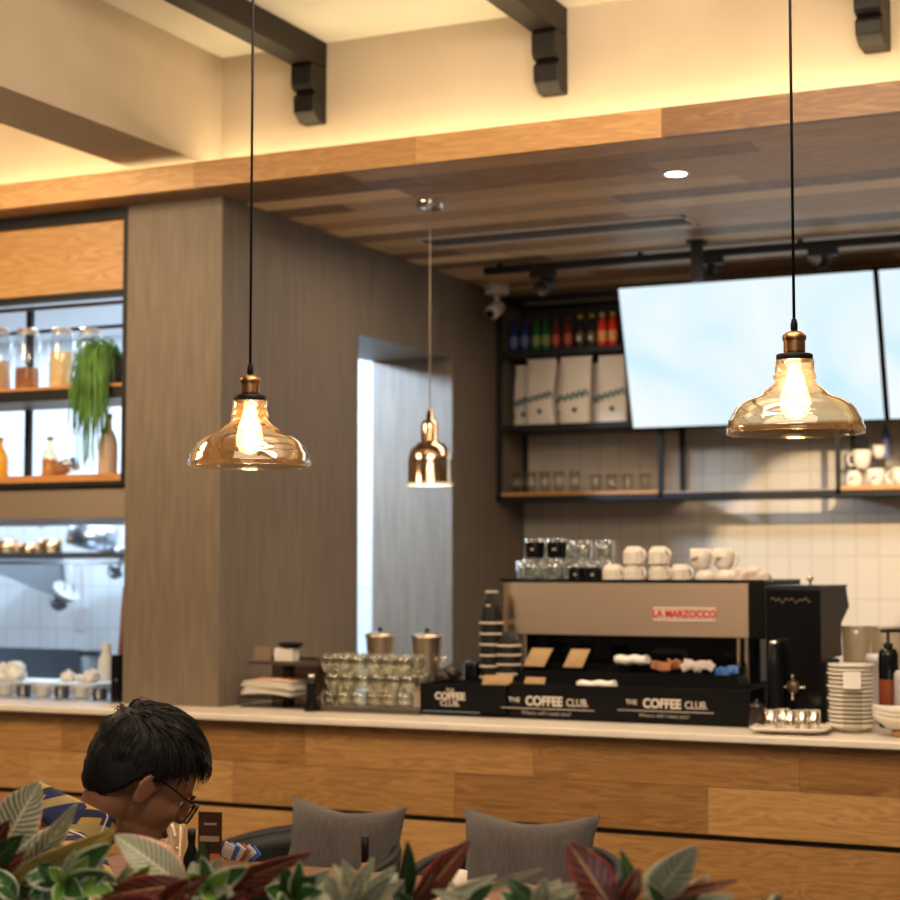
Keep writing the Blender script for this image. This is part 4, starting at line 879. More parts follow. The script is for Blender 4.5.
for i, (px, py0, py1, r, m) in enumerate(((70, 575, 605, .075, white_k), (62, 583, 612, .05, steelk), (80, 605, 632, .04, mat('ladle_grey', (.45, .40, .40), .4)), (118, 562, 580, .045, steelk))):
    y = ys + .02 + (.0 if i != 1 else .04); z1_ = Z(px, py1, y); zt_ = shz - .05
    t = thing('hanging_ladle', ['white enamel ladle hanging from the pan rack', 'steel ladle hanging behind the white one', 'grey spatula hanging lowest below the rack', 'steel scoop hanging at the right end of the rack'][i], 'ladle', (kx(px, y), y, zt_))
    L_ = zt_ - z1_
    if i == 2: mb = MB().prism([(-.03, -L_), (.035, -L_), (.05, -L_ + .13), (-.015, -L_ + .13)], 'y', -.006, .006); put('blade', mb, m, t, bevel=.01)
    else: put('bowl', MB().lathe([(.0005, -r * .9), (r * .6, -r * .7), (r * .95, -r * .2), (r, 0), (r * .95, 0), (r * .55, -r * .62), (.0005, -r * .82)], 22, M=Matrix.Translation((-.02, 0, -L_ + r)) @ Matrix.Rotation(.7, 4, 'Y')), m, t)
    put('handle', MB().tube([(0, 0, .008), (.006, 0, -.05), (.015, 0, -L_ + .12), (0, 0, -L_ + r * 1.2)], .006, 8), m, t)
put('wall_socket_shelf', MB().box(kx(82, YB - .08), kx(99, YB - .08), YB - .10, YB - .001, Z(90, 656, YB - .08), Z(90, 651, YB - .08)), mat('dark_shelf', (.03, .03, .04), .5), label='small dark shelf on the kitchen tiles right of the splashback', cat='shelf')
y = 5.95; t = thing('white_bottle', 'white plastic bottle standing in the hatch near the pillar', 'bottle', (kx(107, y), y, KZ)); h_ = Z(107, 643, y) - KZ
put('bottle', MB().lathe([(.03, 0), (.034, .004), (.034, h_ * .62), (.022, h_ * .78), (.018, h_ * .82)], 22, cap0=True, cap1=True), white_k, t); put('cap', MB().lathe([(.02, h_ * .82), (.02, h_), (.0005, h_ + .001)], 16), white_k, t)
y = 5.53; t = thing('tablet_stand', 'black upright order screen at the pillar end of the hatch', 'screen', (kx(116, y), y, KZ)); h_ = Z(116, 655, y) - KZ
put('casing', MB().box(-.022, .018, 0, .10, 0, h_), blackp, t, bevel=.003); put('button', MB().box(-.0, .008, -.002, 0, h_ * .4, h_ * .46), mat('grey_button', (.2, .2, .2), .4), t)
put('peel_handle', MB().tube([(0, 0, 0), (.01, .02, .42)], .016, 10, r1=.009), mat('peel_wood', (.22, .09, .04), .5), loc=(kx(119.5, 5.72), 5.72, KZ), label='dark wooden utensil handle upright against the pillar', cat='utensil')
# gastro containers and bowls in the hatch
rnd = random.Random(3)
for i in range(6):
    px = 6 + i * 19; y = 5.56; put('steel_container', MB().lathe([(.026, 0), (.028, .002), (.030, .038), (.033, .04), (.028, .039), (.026, .004), (.0005, .004)], 20, cap0=True), steelk if i % 2 else white_k, loc=(kx(px, y), y, KZ + .0005), label='small container in the hatch row, ' + ['first from the left edge', 'second from the left edge', 'third from the left edge', 'fourth from the left edge', 'fifth from the left edge', 'last before the order screen'][i], cat='container', group='small containers on the hatch counter')
for i, (px, r) in enumerate(((5, .045), (15, .05), (69, .03), (84, .038), (92, .034))):
    y = 5.80; put('white_bowl', crumple(r, i + 20) if i != 3 else MB().lathe([(r * .5, 0), (r, r * .7), (r * .95, r * .7), (.0005, .006)], 22, cap0=True), white_k, loc=(kx(px, y), y, KZ + .0405), label='white crumpled cloth on the hatch trays, ' + ['leftmost', 'second from left', 'middle', 'bowl shaped', 'rightmost'][i] if i != 3 else 'small white bowl among the cloths on the hatch trays', cat='bowl' if i == 3 else 'cloth')
put('baking_tray', MB().box(kx(-60, 5.8), kx(108, 5.8), 5.70, 5.92, KZ + .001, KZ + .04), mat('tray_steel', (.75, .78, .8), .4, .6), bevel=.004, label='long pale steel tray along the hatch counter', cat='tray')
# --- on the hatch shelves
def hxp(px, y, z=2.0): return X(px, y, z)
ZS1 = Z(60, 386, YH); 
bz = [o for o in hatch.children if o.name.startswith('shelf_board')]
def btop(o): return hatch.location.z + max(v.co.z for v in o.data.vertices)
ZS1, ZS2 = btop(bz[0]), btop(bz[1])
jarg = glass('jar_glass', (.90, .92, .93), 1., base=.07)
for i, (px, fill, c) in enumerate(((-3, .5, (.55, .35, .2)), (26, .38, (.30, .10, .045)), (60, .62, (.80, .58, .32)), (88, .3, (.7, .6, .5)))):
    y = YH + .16; h_ = Z(px, 329, y) - ZS1; r_ = 12.5 * dist(hxp(px, y), y) / FPX
    t = thing('storage_jar', 'glass storage jar on the upper hatch shelf, ' + ['at the left picture edge', 'with dark brown contents', 'with pale yellow contents', 'behind the trailing plant'][i], 'jar', (hxp(px, y), y, ZS1 + .001), group='glass jars on the upper hatch shelf')
    put('jar', MB().lathe([(r_ * .92, 0), (r_, .006), (r_, h_ * .8), (r_ * .8, h_ * .88), (r_ * .8, h_ * .92)], 26, cap0=True), jarg, t)
    put('contents', MB().lathe([(r_ * .9, .004), (r_ * .93, .01), (r_ * .93, h_ * fill), (.0005, h_ * fill)], 24, cap0=True), mat('jar_fill_%d' % i, c, .8), t)
    put('lid', MB().lathe([(r_ * .84, h_ * .92), (r_ * .86, h_ * .97), (r_ * .7, h_), (.0005, h_)], 24, cap0=True), mat('jar_lid', (.55, .45, .38), .3, .6), t)
# trailing plant
rnd = random.Random(11); y = YH + .06; xp_ = hxp(103, y); 
t = thing('trailing_plant', 'trailing green plant spilling from a pot on the upper hatch shelf', 'plant', (xp_, y + .06, ZS1 + .001))
put('pot', MB().lathe([(.05, 0), (.055, .003), (.068, .10), (.064, .10), (.05, .01), (.0005, .01)], 24, cap0=True), mat('pot_dark', (.06, .05, .05), .6), t)
mb = MB(); s_ = dist(xp_, y) / FPX
for k in range(150):
    a = rnd.uniform(0, 2 * PI); r_ = rnd.uniform(.01, .05); side = rnd.uniform(-1, 1); out = side * .078; ln = rnd.uniform(.15, .36) if rnd.random() < .78 else rnd.uniform(.36, .50); fwd = rnd.uniform(-.02, .05)
    if abs(out) > .05: ln = min(ln, .34)
    x0_ = r_ * math.cos(a); y0_ = r_ * math.sin(a); zt_ = .10 + rnd.uniform(0, .09); pts = []
    for i in range(9):
        s = i / 8; e = 1 - (1 - s) ** 2.2
        pts.append((x0_ + (out - x0_) * e + .006 * math.sin(s * 7 + k), y0_ + (-.125 - fwd - y0_) * min(1, e * 1.15), .10 + (zt_ - .10 + .05) * math.sin(min(s * 3.2, PI) ) * (1 if s < .98 else 0) * .9 - ln * max(0, s - .12) ** 1.15))
    mb.tube(pts, .0042, 5, r1=.0016)
put('foliage', mb, mat('trailing_green', (.11, .26, .04), .5, var=.4, vscale=14), t); t.children[-1]['kind'] = 'stuff'
# lower shelf
def bottle(px, y, r, h, m, label, cork=None, name='glass_bottle', fill=None):
    t = thing(name, label, 'bottle', (hxp(px, y), y, ZS2 + .001))
    put('bottle', MB().lathe([(r * .9, 0), (r, .005), (r, h * .5), (r * .8, h * .64), (r * .38, h * .76), (r * .36, h * .92), (r * .42, h * .93)], 22, cap0=True), m, t)
    if fill: put('contents', MB().lathe([(r * .86, .004), (r * .92, .008), (r * .92, h * .45), (.0005, h * .45)], 20, cap0=True), fill, t)
    put('stopper', MB().lathe([(r * .40, h * .92), (r * .42, h), (.0005, h)], 14, cap0=True), cork or black, t)
oil = mat('oil_yellow', (.72, .40, .03), .15)
y = YH + .15; s_ = dist(hxp(50, y), y) / FPX
bottle(0, y, 8.5 * s_, 42 * s_, oil, 'yellow oil bottle at the left edge of the lower hatch shelf', mat('olive_cap', (.2, .18, .05), .5), 'oil_bottle')
bottle(50, y, 8 * s_, 41 * s_, glass('amber_clear', (.95, .85, .65), .9, base=.08), 'round glass bottle with stopper on the lower hatch shelf', mat('olive_cap', (.2, .18, .05), .5), fill=mat('amber_fill', (.55, .30, .12), .3))
t = thing('glass_jar', 'glass jar of brown spice lying on the lower hatch shelf', 'jar', (hxp(64, y + .02), y + .02, ZS2 + .040)); M0 = Matrix.Rotation(PI / 2 - .25, 4, 'Y')
put('jar', MB().lathe([(.030, -.05), (.032, -.045), (.032, .03), (.026, .04), (.026, .05)], 20, M=M0, cap0=True), jarg, t); put('contents', MB().lathe([(.027, -.046), (.028, -.04), (.027, .012), (.0005, .014)], 18, M=M0, cap0=True), mat('spice', (.45, .2, .1), .8), t); put('lid', MB().lathe([(.028, .05), (.028, .06), (.0005, .062)], 18, M=M0), steelk, t)
bottle(108, y - .05, 9.5 * s_, 60 * s_, mat('ceramic_cream', (.75, .58, .42), .45), 'tall cream ceramic bottle below the trailing plant', mat('cork', (.3, .15, .07), .7), 'ceramic_bottle')

# ================================================================== DINING AREA
# --- table
TZ = .75
tx0, tx1, ty0, ty1 = -2.95, -1.56, 3.02, 4.16
t = thing('dining_table', 'reddish-brown wooden table between the seated person and cushioned chairs', 'table', ((tx0 + tx1) / 2, (ty0 + ty1) / 2, 0)); hw, hd = (tx1 - tx0) / 2, (ty1 - ty0) / 2
mb = MB()
for k in range(10): mb.box(-hw, hw, -hd + 2 * hd * k / 10, -hd + 2 * hd * (k + 1) / 10 - .002, TZ - .03, TZ, tone=.3 + .07 * ((k * 7) % 5))
put('table_top', mb, tablewood, t)
for sx in (-1, 1):
    for sy in (-1, 1): put('leg', MB().cbox((sx * (hw - .06), sy * (hd - .06), (TZ - .031) / 2), (.05, .05, TZ - .031)), black, t, bevel=.003)
# --- tub chairs
leather = mat('black_leather', (.005, .005, .006), .6, bump=.1, bscale=120)
def tub_chair(label, loc, rz, group):
    t = thing('tub_chair', label, 'chair', loc, rz, group)
    mb = MB()
    def outer(u, v):
        a = math.radians(-105 + 210 * u); rr = .265 + .02 * v; top = .64 + .14 * (math.cos(a * .8) * .5 + .5)
        return (rr * math.sin(a), rr * math.cos(a) * .95, .42 + (top - .42) * v)
    mb.grid(outer, 36, 8); put('backrest', mb, leather, t, solid=.035, bevel=0)
    mb = MB(); pts = []
    for i in range(37):
        p = outer(i / 36, 1.0); pts.append(p)
    mb.tube(pts, .017, 10); put('arm_rim', mb, leather, t)
    put('seat', MB().lathe([(.0005, .38), (.22, .38), (.245, .40), (.245, .45), (.22, .47), (.0005, .478)], 32), leather, t)
    for sx in (-1, 1):
        for sy in (-1, 1): put('leg', MB().tube([(sx * .15, sy * .15, .385), (sx * .21, sy * .21, 0)], .016, 10, r1=.011), black, t)
    return t
cy_ = 4.34
grp = 'black tub chairs at the bar side'
c1x = X(327, 4.52, .8); c2x = X(541, 4.52, .8)
tub_chair('black rounded tub chair with grey cushion, nearer the person', (c1x, cy_, 0), -.08, None)
tub_chair('black rounded tub chair with grey cushion, middle of the row', (c2x, cy_ - .02, 0), -.02, None)
tub_chair('black tub chair mostly below the picture, right end of the row', (X(800, 3.4, .8), 3.30, 0), -.2, None)
fab = mat('grey_linen', (.074, .062, .062), .9, var=.25, vscale=30, stretch=(6, 6, .7), bump=.5, bscale=200, sheen=.2)
def cushion(label, loc, W, H, rx, rz, ry=0.):
    mb = MB()
    def side(s):
        def fn(u, v):
            a, b = 2 * u - 1, 2 * v - 1; k = (1 - a ** 4) * (1 - b ** 4); ed = 1 - .26 * (1 - abs(a) ** 1.5) * abs(b) ** 3; ew = 1 - .13 * (1 - abs(b) ** 1.5) * abs(a) ** 3
            wr = .004 * math.sin(a * 9 + b * 3) * k
            return (a * W / 2 * ew, s * (.085 * k ** .6 + wr + .002), b * H / 2 * ed)
        return fn
    mb.grid(side(-1), 28, 22); mb.grid(side(1), 28, 22)
    o = put('cushion', mb, fab, loc=loc, rot=(rx, ry, rz), label=label, cat='cushion'); return o
def place_cush(px0, px1, pyt, y, H, label, ry, rz=0., rx=-.2):
    xm = X((px0 + px1) / 2, y, .85); W = (px1 - px0) * dist(xm, y) / FPX / math.cos(YAW - rz) ; zt = Z((px0 + px1) / 2, pyt, y)
    cushion(label, (xm, y, zt - H / 2 * math.cos(rx) + .0), W, H, rx, rz, ry)
place_cush(286, 402, 802, 4.44, .27, 'grey linen cushion propped in the tub chair nearer the person', .05, .08)
place_cush(461, 594, 812, 4.42, .29, 'grey linen cushion propped in the middle tub chair', .0, .05)
place_cush(772, 920, 897, 3.46, .25, 'grey linen cushion, only its top corner above the leaves', -.12, .0)
# --- table-top things
def tp(px, y): return (X(px, y, .8), y, TZ + .0005)
y = 3.42; p = tp(209.5, y); h_ = Z(209, 812, y) - TZ; w_ = 24 * dist(p[0], y) / FPX
t = thing('menu_stand', 'tall dark drinks menu card standing on the table beside the person', 'menu', p, YAW * .6)
put('card', MB().box(-w_ / 2, w_ / 2, -.002, .002, .012, h_), mat('menu_dark', (.045, .018, .014), .35), t)
put('base', MB().box(-w_ / 2, w_ / 2, -.02, .02, 0, .012), clear, t)
put('cocktail_picture', MB().box(w_ * .02, w_ * .44, -.0032, -.0021, h_ * .28, h_ * .62), mat('menu_orange', (.42, .13, .05), .5), t)
put('bottle_picture', MB().box(-w_ * .12, -w_ * .0, -.0032, -.0021, h_ * .30, h_ * .72), mat('menu_black', (.01, .008, .008), .4), t)
put('banner', MB().box(-w_ * .42, w_ * .40, -.0032, -.0021, h_ * .73, h_ * .78), mat('menu_tan', (.32, .22, .16), .5), t)
put('title', MB().box(-w_ * .25, w_ * .28, -.0032, -.0021, h_ * .88, h_ * .90), MATS['menu_tan'], t)
y = 3.36; t = thing('water_glass', 'clear water glass with straw beyond the chin of the person', 'glass', tp(168, y)); h_ = Z(168, 821, y) - TZ; r_ = 18 * dist(t.location.x, y) / FPX
put('glass', MB().lathe([(r_ * .75, 0), (r_, h_), (r_ * .95, h_), (r_ * .72, .008), (.0005, .008)], 28, cap0=True), glass('water_glass_clear', (.94, .93, .90), .35, .02, .02, body=(.9, .8, .65), bodyfac=.05), t)
put('straw', MB().tube([(0, 0, .01), (.01, 0, h_ + .05)], .003, 8), mat('straw_clear', (.4, .3, .2), .5), t)
y = 3.30; t = thing('sauce_bottle', 'small black sauce bottle between water glass and menu card', 'bottle', tp(191, y)); h_ = Z(191, 829, y) - TZ
put('bottle', MB().lathe([(.020, 0), (.022, .004), (.022, h_ * .55), (.018, h_ * .72), (.008, h_ * .84), (.008, h_ * .9)], 20, cap0=True), blackg, t); put('cap', MB().lathe([(.009, h_ * .9), (.009, h_), (.0005, h_)], 14, cap0=True), black, t)
y = 3.5; t = thing('sachet_caddy', 'clear caddy of white and blue sachets right of the menu card', 'caddy', tp(234, y)); h_ = Z(234, 848, y) - TZ
put('caddy', MB().box(-.03, .04, -.025, -.023, 0, h_).box(-.03, .04, .023, .025, 0, h_).box(-.032, -.03, -.025, .025, 0, h_).box(.04, .042, -.025, .025, 0, h_).box(-.03, .04, -.023, .023, 0, .003), clear, t)
for k in range(6):
    put('sugar_sachet', MB().box(-.013, .013, -.0015, .0015, 0, .035), [sach, blue, sach, craft2, sach, blue][k], loc=(t.location.x - .015 + .008 * k, y - .015 + .006 * k, TZ + .02 + max(h_ - .04, .02) - .001 * k), rot=(.1, .4 + .1 * k, .2), label=['white sachet at the front left of the table caddy', 'blue sachet next to the front white one in the table caddy', 'white sachet in the middle of the table caddy', 'brown sachet in the middle of the table caddy', 'white sachet towards the back of the table caddy', 'blue sachet at the back of the table caddy'][k], cat='sachet')
y = 3.95; t = thing('pepper_grinder', 'slim black grinder standing before the first grey cushion', 'grinder', tp(365, y)); h_ = Z(365, 837, y) - TZ
put('grinder', MB().lathe([(.016, 0), (.017, .004), (.010, h_ * .4), (.009, h_ * .5)], 18, cap0=True, cap1=True), mat('grinder_wood', (.35, .15, .06), .4), t); put('cap', MB().lathe([(.010, h_ * .5), (.010, h_), (.0005, h_ + .001)], 16, cap0=True), blackp, t)
y = 3.82; t = thing('saucer', 'white saucer on the table in front of the middle chair', 'saucer', tp(459, y)); put('dish', MB().lathe([(.035, 0), (.04, .002), (.072, .012), (.074, .015), (.04, .006), (.0005, .005)], 34, cap0=True), white, t)
make_cup(.034, .075, white, 'tall white cup on the saucer behind a red leaf', (t.location.x - .015, y, TZ + .0065), name='coffee_cup', rz=2.4)

# ================================================================== PERSON
HW = PD(137, 786, 3.34); FD = Vector((.62, .78, 0)).normalized(); PRZ = math.atan2(FD.y, FD.x) - PI / 2
PO = HW - Matrix.Rotation(PRZ, 3, 'Z') @ Vector((0, .30, 0)); HZ = HW.z; PO.z = 0
t = thing('person', 'seated dark-haired person in plaid shirt and glasses, head bowed to the right', 'person', PO, PRZ)
skin = mat('skin', (.24, .105, .055), .5, var=.06, vscale=20)
PT = math.radians(-36)                     # head pitched forward
HM = Matrix.Translation((0, .30, HZ)) @ Matrix.Rotation(PT, 4, 'X')
def skinned(name, nodes, edges, root=0, sub=2):
    me = bpy.data.meshes.new(name); me.from_pydata([n[0] for n in nodes], edges, []); o = bpy.data.objects.new(name, me); COL.objects.link(o)
    m = o.modifiers.new('skin', 'SKIN'); sv = me.skin_vertices[0].data
    for i, n in enumerate(nodes): r = n[1]; sv[i].radius = (r, r) if not hasattr(r, '__len__') else r; sv[i].use_root = (i == root)
    s = o.modifiers.new('sub', 'SUBSURF'); s.levels = sub; s.render_levels = sub
    dg = bpy.context.evaluated_depsgraph_get(); dg.update(); out = bpy.data.meshes.new_from_object(o.evaluated_get(dg))
    bpy.data.objects.remove(o); bpy.data.meshes.remove(me); return out
def merge(meshes):
    v = []; f = []
    for me, M in meshes:
        b = len(v); v += [tuple((M @ q.co) if M else q.co) for q in me.vertices]; f += [tuple(b + i for i in p.vertices) for p in me.polygons]
    r = bpy.data.meshes.new('m'); r.from_pydata(v, [], f); return r
def remesh(me, voxel, smooth=4, name='body'):
    o = bpy.data.objects.new('tmp', me); COL.objects.link(o); r = o.modifiers.new('r', 'REMESH'); r.mode = 'VOXEL'; r.voxel_size = voxel
    s = o.modifiers.new('s', 'SMOOTH'); s.factor = .5; s.iterations = smooth
    dg = bpy.context.evaluated_depsgraph_get(); dg.update(); out = bpy.data.meshes.new_from_object(o.evaluated_get(dg)); bpy.data.objects.remove(o)
    out.name = name; out.polygons.foreach_set('use_smooth', [True] * len(out.polygons)); return out
def balls(lst):
    mb = MB()
    for c, r in lst: mb.ball(c, r, 28, 18)
    return mb.mesh('b', skin)
head_m = balls([((0, -.022, .048), (.074, .092, .083)), ((0, .02, .040), (.070, .075, .078)), ((0, .035, -.01), (.062, .062, .075)), ((0, .045, -.060), (.048, .052, .040)), ((0, .078, -.088), (.022, .020, .018)),
                ((0, .098, .010), (.012, .018, .026)), ((0, .107, -.004), (.015, .014, .011)), ((-.032, .062, -.010), (.026, .026, .026)), ((.032, .062, -.010), (.026, .026, .026)), ((0, .082, .042), (.045, .016, .010)),
                ((0, .092, -.040), (.022, .010, .006)), ((0, .089, -.050), (.019, .011, .007)), ((0, -.03, -.05), (.052, .05, .06))])
def ear(sx):
    mb = MB(); M_ = Matrix.Translation((sx * .076, -.006, -.002)) @ Matrix.Rotation(sx * .35, 4, 'Z') @ Matrix.Rotation(-.15, 4, 'X')
    pts = [(0, .018 * math.cos(a) * (1.0 if math.sin(a) > 0 else .75), .031 * math.sin(a)) for a in [2 * PI * k / 16 for k in range(17)]]
    mb.tube([M_ @ Vector(q) for q in pts], .0052, 8); mb.ball((0, 0, 0), (.005, .014, .026), 12, 8, M=None)
    for v in mb.v[-(9 * 12):]: v[:] = M_ @ v
    return mb.mesh('e', skin)
sh = HZ - .122
nodes = [((0, 0, .50), (.16, .13)), ((0, .02, .66), (.15, .12)), ((0, .07, .82), (.165, .12)), ((0, .12, sh - .06), (.15, .105)), ((0, .165, sh + .035), (.07, .065)), ((0, .215, HZ - .075), (.054, .056)), ((0, .265, HZ - .03), (.054, .056)),
         ((-.10, .135, sh - .01), .075), ((-.19, .14, sh - .04), .066), ((-.245, .20, sh - .20), .046), ((-.235, .33, .80), .040), ((-.16, .45, .80), .034), ((-.10, .545, .795), .025),
         ((.10, .135, sh - .01), .075), ((.19, .14, sh - .04), .066), ((.245, .20, sh - .20), .046), ((.235, .33, .80), .040), ((.16, .45, .80), .034), ((.10, .545, .795), .025),
         ((-.10, .06, .52), .10), ((-.13, .30, .53), .085), ((-.14, .46, .50), .065), ((-.14, .47, .28), .055), ((-.14, .47, .09), .04),
         ((.10, .06, .52), .10), ((.13, .30, .53), .085), ((.14, .46, .50), .065), ((.14, .47, .28), .055), ((.14, .47, .09), .04)]
edges = [(0, 1), (1, 2), (2, 3), (3, 4), (4, 5), (5, 6), (3, 7), (7, 8), (8, 9), (9, 10), (10, 11), (11, 12), (3, 13), (13, 14), (14, 15), (15, 16), (16, 17), (17, 18), (0, 19), (19, 20), (20, 21), (21, 22), (22, 23), (0, 24), (24, 25), (25, 26), (26, 27), (27, 28)]
bodyskin = skinned('bs', nodes, edges)
def hand(sx):
    # wrist at (0,0,0), fingers along +y, palm down, thumb on the inner side
    M_ = Matrix.Translation((sx * .10, .545, .797)) @ Matrix.Rotation(sx * .75, 4, 'Z') @ Matrix.Rotation(-.08, 4, 'X')
    parts = []
    mb = MB(); mb.ball((0, .045, 0), (.040, .052, .015), 20, 12); mb.ball((0, .005, 0), (.027, .03, .018), 16, 10); parts.append((mb.mesh('p', skin), M_))
    for k, (x, L, a) in enumerate(((-.028, .060, -.12), (-.010, .072, -.03), (.009, .068, .04), (.027, .054, .14))):
        x *= sx; a *= sx; b = Vector((x, .078, .002)); d = Vector((math.sin(a), math.cos(a), 0))
        ns = [((x * .6, .04, 0), .009), (b, .0092), (b + d * L * .45 + Vector((0, 0, .004)), .0086), (b + d * L * .75 + Vector((0, 0, -.004)), .0078), (b + d * L + Vector((0, 0, -.014)), .0066)]
        parts.append((skinned('f', [(tuple(p), r) for p, r in ns], [(i, i + 1) for i in range(4)]), M_))
    ns = [((-sx * .018, .02, 0), .012), ((-sx * .040, .045, -.004), .0112), ((-sx * .052, .072, -.006), .0096), ((-sx * .054, .094, -.010), .0078)]
    parts.append((skinned('f', ns, [(0, 1), (1, 2), (2, 3)]), M_)); return parts
body = remesh(merge([(bodyskin, None), (head_m, HM), (ear(-1), HM), (ear(1), HM)] + hand(1) + hand(-1)), .0045, 5)
body.materials.clear(); body.materials.append(skin)
put('body', body, skin, t)
# shirt: an offset shell of the trunk and arms
SHN = [0, 1, 2, 3, 7, 8, 9, 10, 11, 13, 14, 15, 16, 17]
sn = [(nodes[i][0], tuple(r + .014 for r in (nodes[i][1] if hasattr(nodes[i][1], '__len__') else (nodes[i][1],) * 2))) for i in SHN]
sn[3] = ((0, .125, sh - .03), (.155, .115))
se = [(SHN.index(a), SHN.index(b)) for a, b in edges if a in SHN and b in SHN]
shirtm, N, L = newmat('plaid_shirt'); b_ = N['Principled BSDF']; b_.inputs['Roughness'].default_value = .85
tc = N.new('ShaderNodeTexCoord'); mp = N.new('ShaderNodeMapping'); mp.inputs['Rotation'].default_value = (0, .5, .3); L.new(tc.outputs['Object'], mp.inputs[0]); sp = N.new('ShaderNodeSeparateXYZ'); L.new(mp.outputs[0], sp.inputs[0])
def stripe(sock, period, width, off=0.):
    a = N.new('ShaderNodeMath'); a.operation = 'ADD'; a.inputs[1].default_value = 10 + off; L.new(sock, a.inputs[0])
    m_ = N.new('ShaderNodeMath'); m_.operation = 'MODULO'; m_.inputs[1].default_value = period; L.new(a.outputs[0], m_.inputs[0])
    c = N.new('ShaderNodeMath'); c.operation = 'LESS_THAN'; c.inputs[1].default_value = width; L.new(m_.outputs[0], c.inputs[0]); return c.outputs[0]
def mixc(fac, a, bcol):
    m_ = N.new('ShaderNodeMix'); m_.data_type = 'RGBA'; L.new(fac, m_.inputs[0])
    if isinstance(a, tuple): m_.inputs[6].default_value = (*a, 1)
    else: L.new(a, m_.inputs[6])
    m_.inputs[7].default_value = (*bcol, 1); return m_.outputs[2]
c = mixc(stripe(sp.outputs[0], .052, .024), (.022, .026, .10), (.50, .30, .07)); c = mixc(stripe(sp.outputs[2], .055, .017), c, (.42, .30, .12)); c = mixc(stripe(sp.outputs[2], .055, .014, .027), c, (.015, .018, .07)); c = mixc(stripe(sp.outputs[0], .052, .004, .012), c, (.75, .65, .4))
L.new(c, b_.inputs['Base Color'])
shirt = remesh(merge([(skinned('ss', sn, se), None)]), .008, 8, 'shirt'); shirt.materials.clear(); shirt.materials.append(shirtm); put('shirt', shirt, shirtm, t)
# collar: stand-up ring around the neck, folded fall
cb = Vector((0, .168, sh + .068)); ct = Matrix.Rotation(math.radians(-28), 3, 'X')
mb = MB()
def col_fn(u, v):
    a = 2 * PI * u * .94 + PI / 2 + .19; rr = .073 + .014 * (1 - math.cos(min(v, 1) * PI)) * .5 * 1.4
    z = .040 * math.sin(min(1, v * 2) * PI / 2) - (.062 * max(0, v - .45) / .55)
    return cb + ct @ Vector((rr * math.cos(a) * 1.02, rr * math.sin(a), z))
mb.grid(col_fn, 48, 10); put('collar', mb, shirtm, t, solid=.003)
trou = mat('dark_trousers', (.02, .022, .03), .8)
TN = [0, 19, 20, 21, 22, 23, 24, 25, 26, 27, 28]; tn = [(nodes[i][0], tuple(r + .012 for r in (nodes[i][1] if hasattr(nodes[i][1], '__len__') else (nodes[i][1],) * 2))) for i in TN]
te = [(TN.index(a), TN.index(b)) for a, b in edges if a in TN and b in TN]
tm = skinned('trousers', tn, te); tm.materials.append(trou); tm.polygons.foreach_set('use_smooth', [True] * len(tm.polygons)); put('trousers', tm, trou, t)
for sx in (-1, 1): put('shoe', MB().ball((sx * .14, .53, .045), (.045, .13, .045), 20, 12), blackp, t)
# hair
hairm = mat('black_hair', (.006, .0045, .004), .55, bump=.6, bscale=90, stretch=(1, 1, .25), spec=.3)
mb = MB(); HC = Vector((0, -.016, .045))
def dirv(az, el): return Vector((math.sin(az) * math.cos(el), math.cos(az) * math.cos(el), math.sin(el)))
def hairline(az):                       # lowest elevation of hair as a function of azimuth (0 = face)
    a = abs((az + PI) % (2 * PI) - PI)
    if a < .7: return .58 - .25 * (a / .7) ** 2
    if a < 1.2: return .33 - (a - .7) / .5 * .45
    if a < 1.45: return -.12 - .25 * (a - 1.2) / .25
    if a < 1.6: return -.37 + .20 * (a - 1.45) / .15
    if a < 1.8: return -.17 - .45 * (a - 1.6) / .2
    return -.62 - .42 * min(1, (a - 1.8) / .5)
def hr(d):
    top = max(0, d.z); base = Vector((d.x * .083, d.y * .104, d.z * .093)); n_ = noise.noise(d * 5) * .006 + noise.noise(d * 13) * .004
    if d.z < 0 and d.y < .2: base.z *= 1 + .35 * min(1, -d.z * 1.5); base.y *= 1 + .10 * min(1, -d.z) * (1 if d.y < 0 else 0)
    return base + d * (.001 + .013 * top + n_ * .8 + .005 * max(0, d.y) * top)
NA, NE = 72, 26
def cap(u, v):
    az = 2 * PI * u; lo = hairline(az); el = lo + (PI / 2 - lo) * v; d = dirv(az, el); p = HC + hr(d)
    if v == 0: p = HC + hr(d) * .90
    return HM @ p
mb.grid(cap, NA, NE)
rnd = random.Random(4)
def strand(p0, dirs, L_, r_=.0016):
    pts = [p0]
    for k in range(6):
        d = (dirs(k / 5)).normalized(); pts.append(pts[-1] + d * L_ / 6)
    mb.tube([HM @ q for q in pts], r_, 4, caps=False, r1=.0003)
for k in range(1500):
    az = rnd.uniform(-PI, PI); lo = hairline(az) + .03; el = lo + (1.45 - lo) * rnd.random() ** .8; d = dirv(az, el); p0 = HC + hr(d) * .985
    # combed forward on top, downward at the sides and back
    down = Vector((0, 0, -1)); fwdv = Vector((rnd.uniform(-.4, .4), 1, .1)); topw = max(0, d.z)
    tang = (fwdv * topw + down * (1 - topw) * 1.0 + Vector((rnd.uniform(-.3, .3), rnd.uniform(-.3, .3), 0)) * .5); tang = tang - d * tang.dot(d) * .97
    Ls = (.012 if d.z < 0 else .018) + .035 * topw + (.010 * rnd.random())
    strand(p0, lambda s, tang=tang, d=d, tw=topw: tang + d * (.30 * tw * (1 - s) - .18 * s), Ls, rnd.uniform(.0010, .0022))
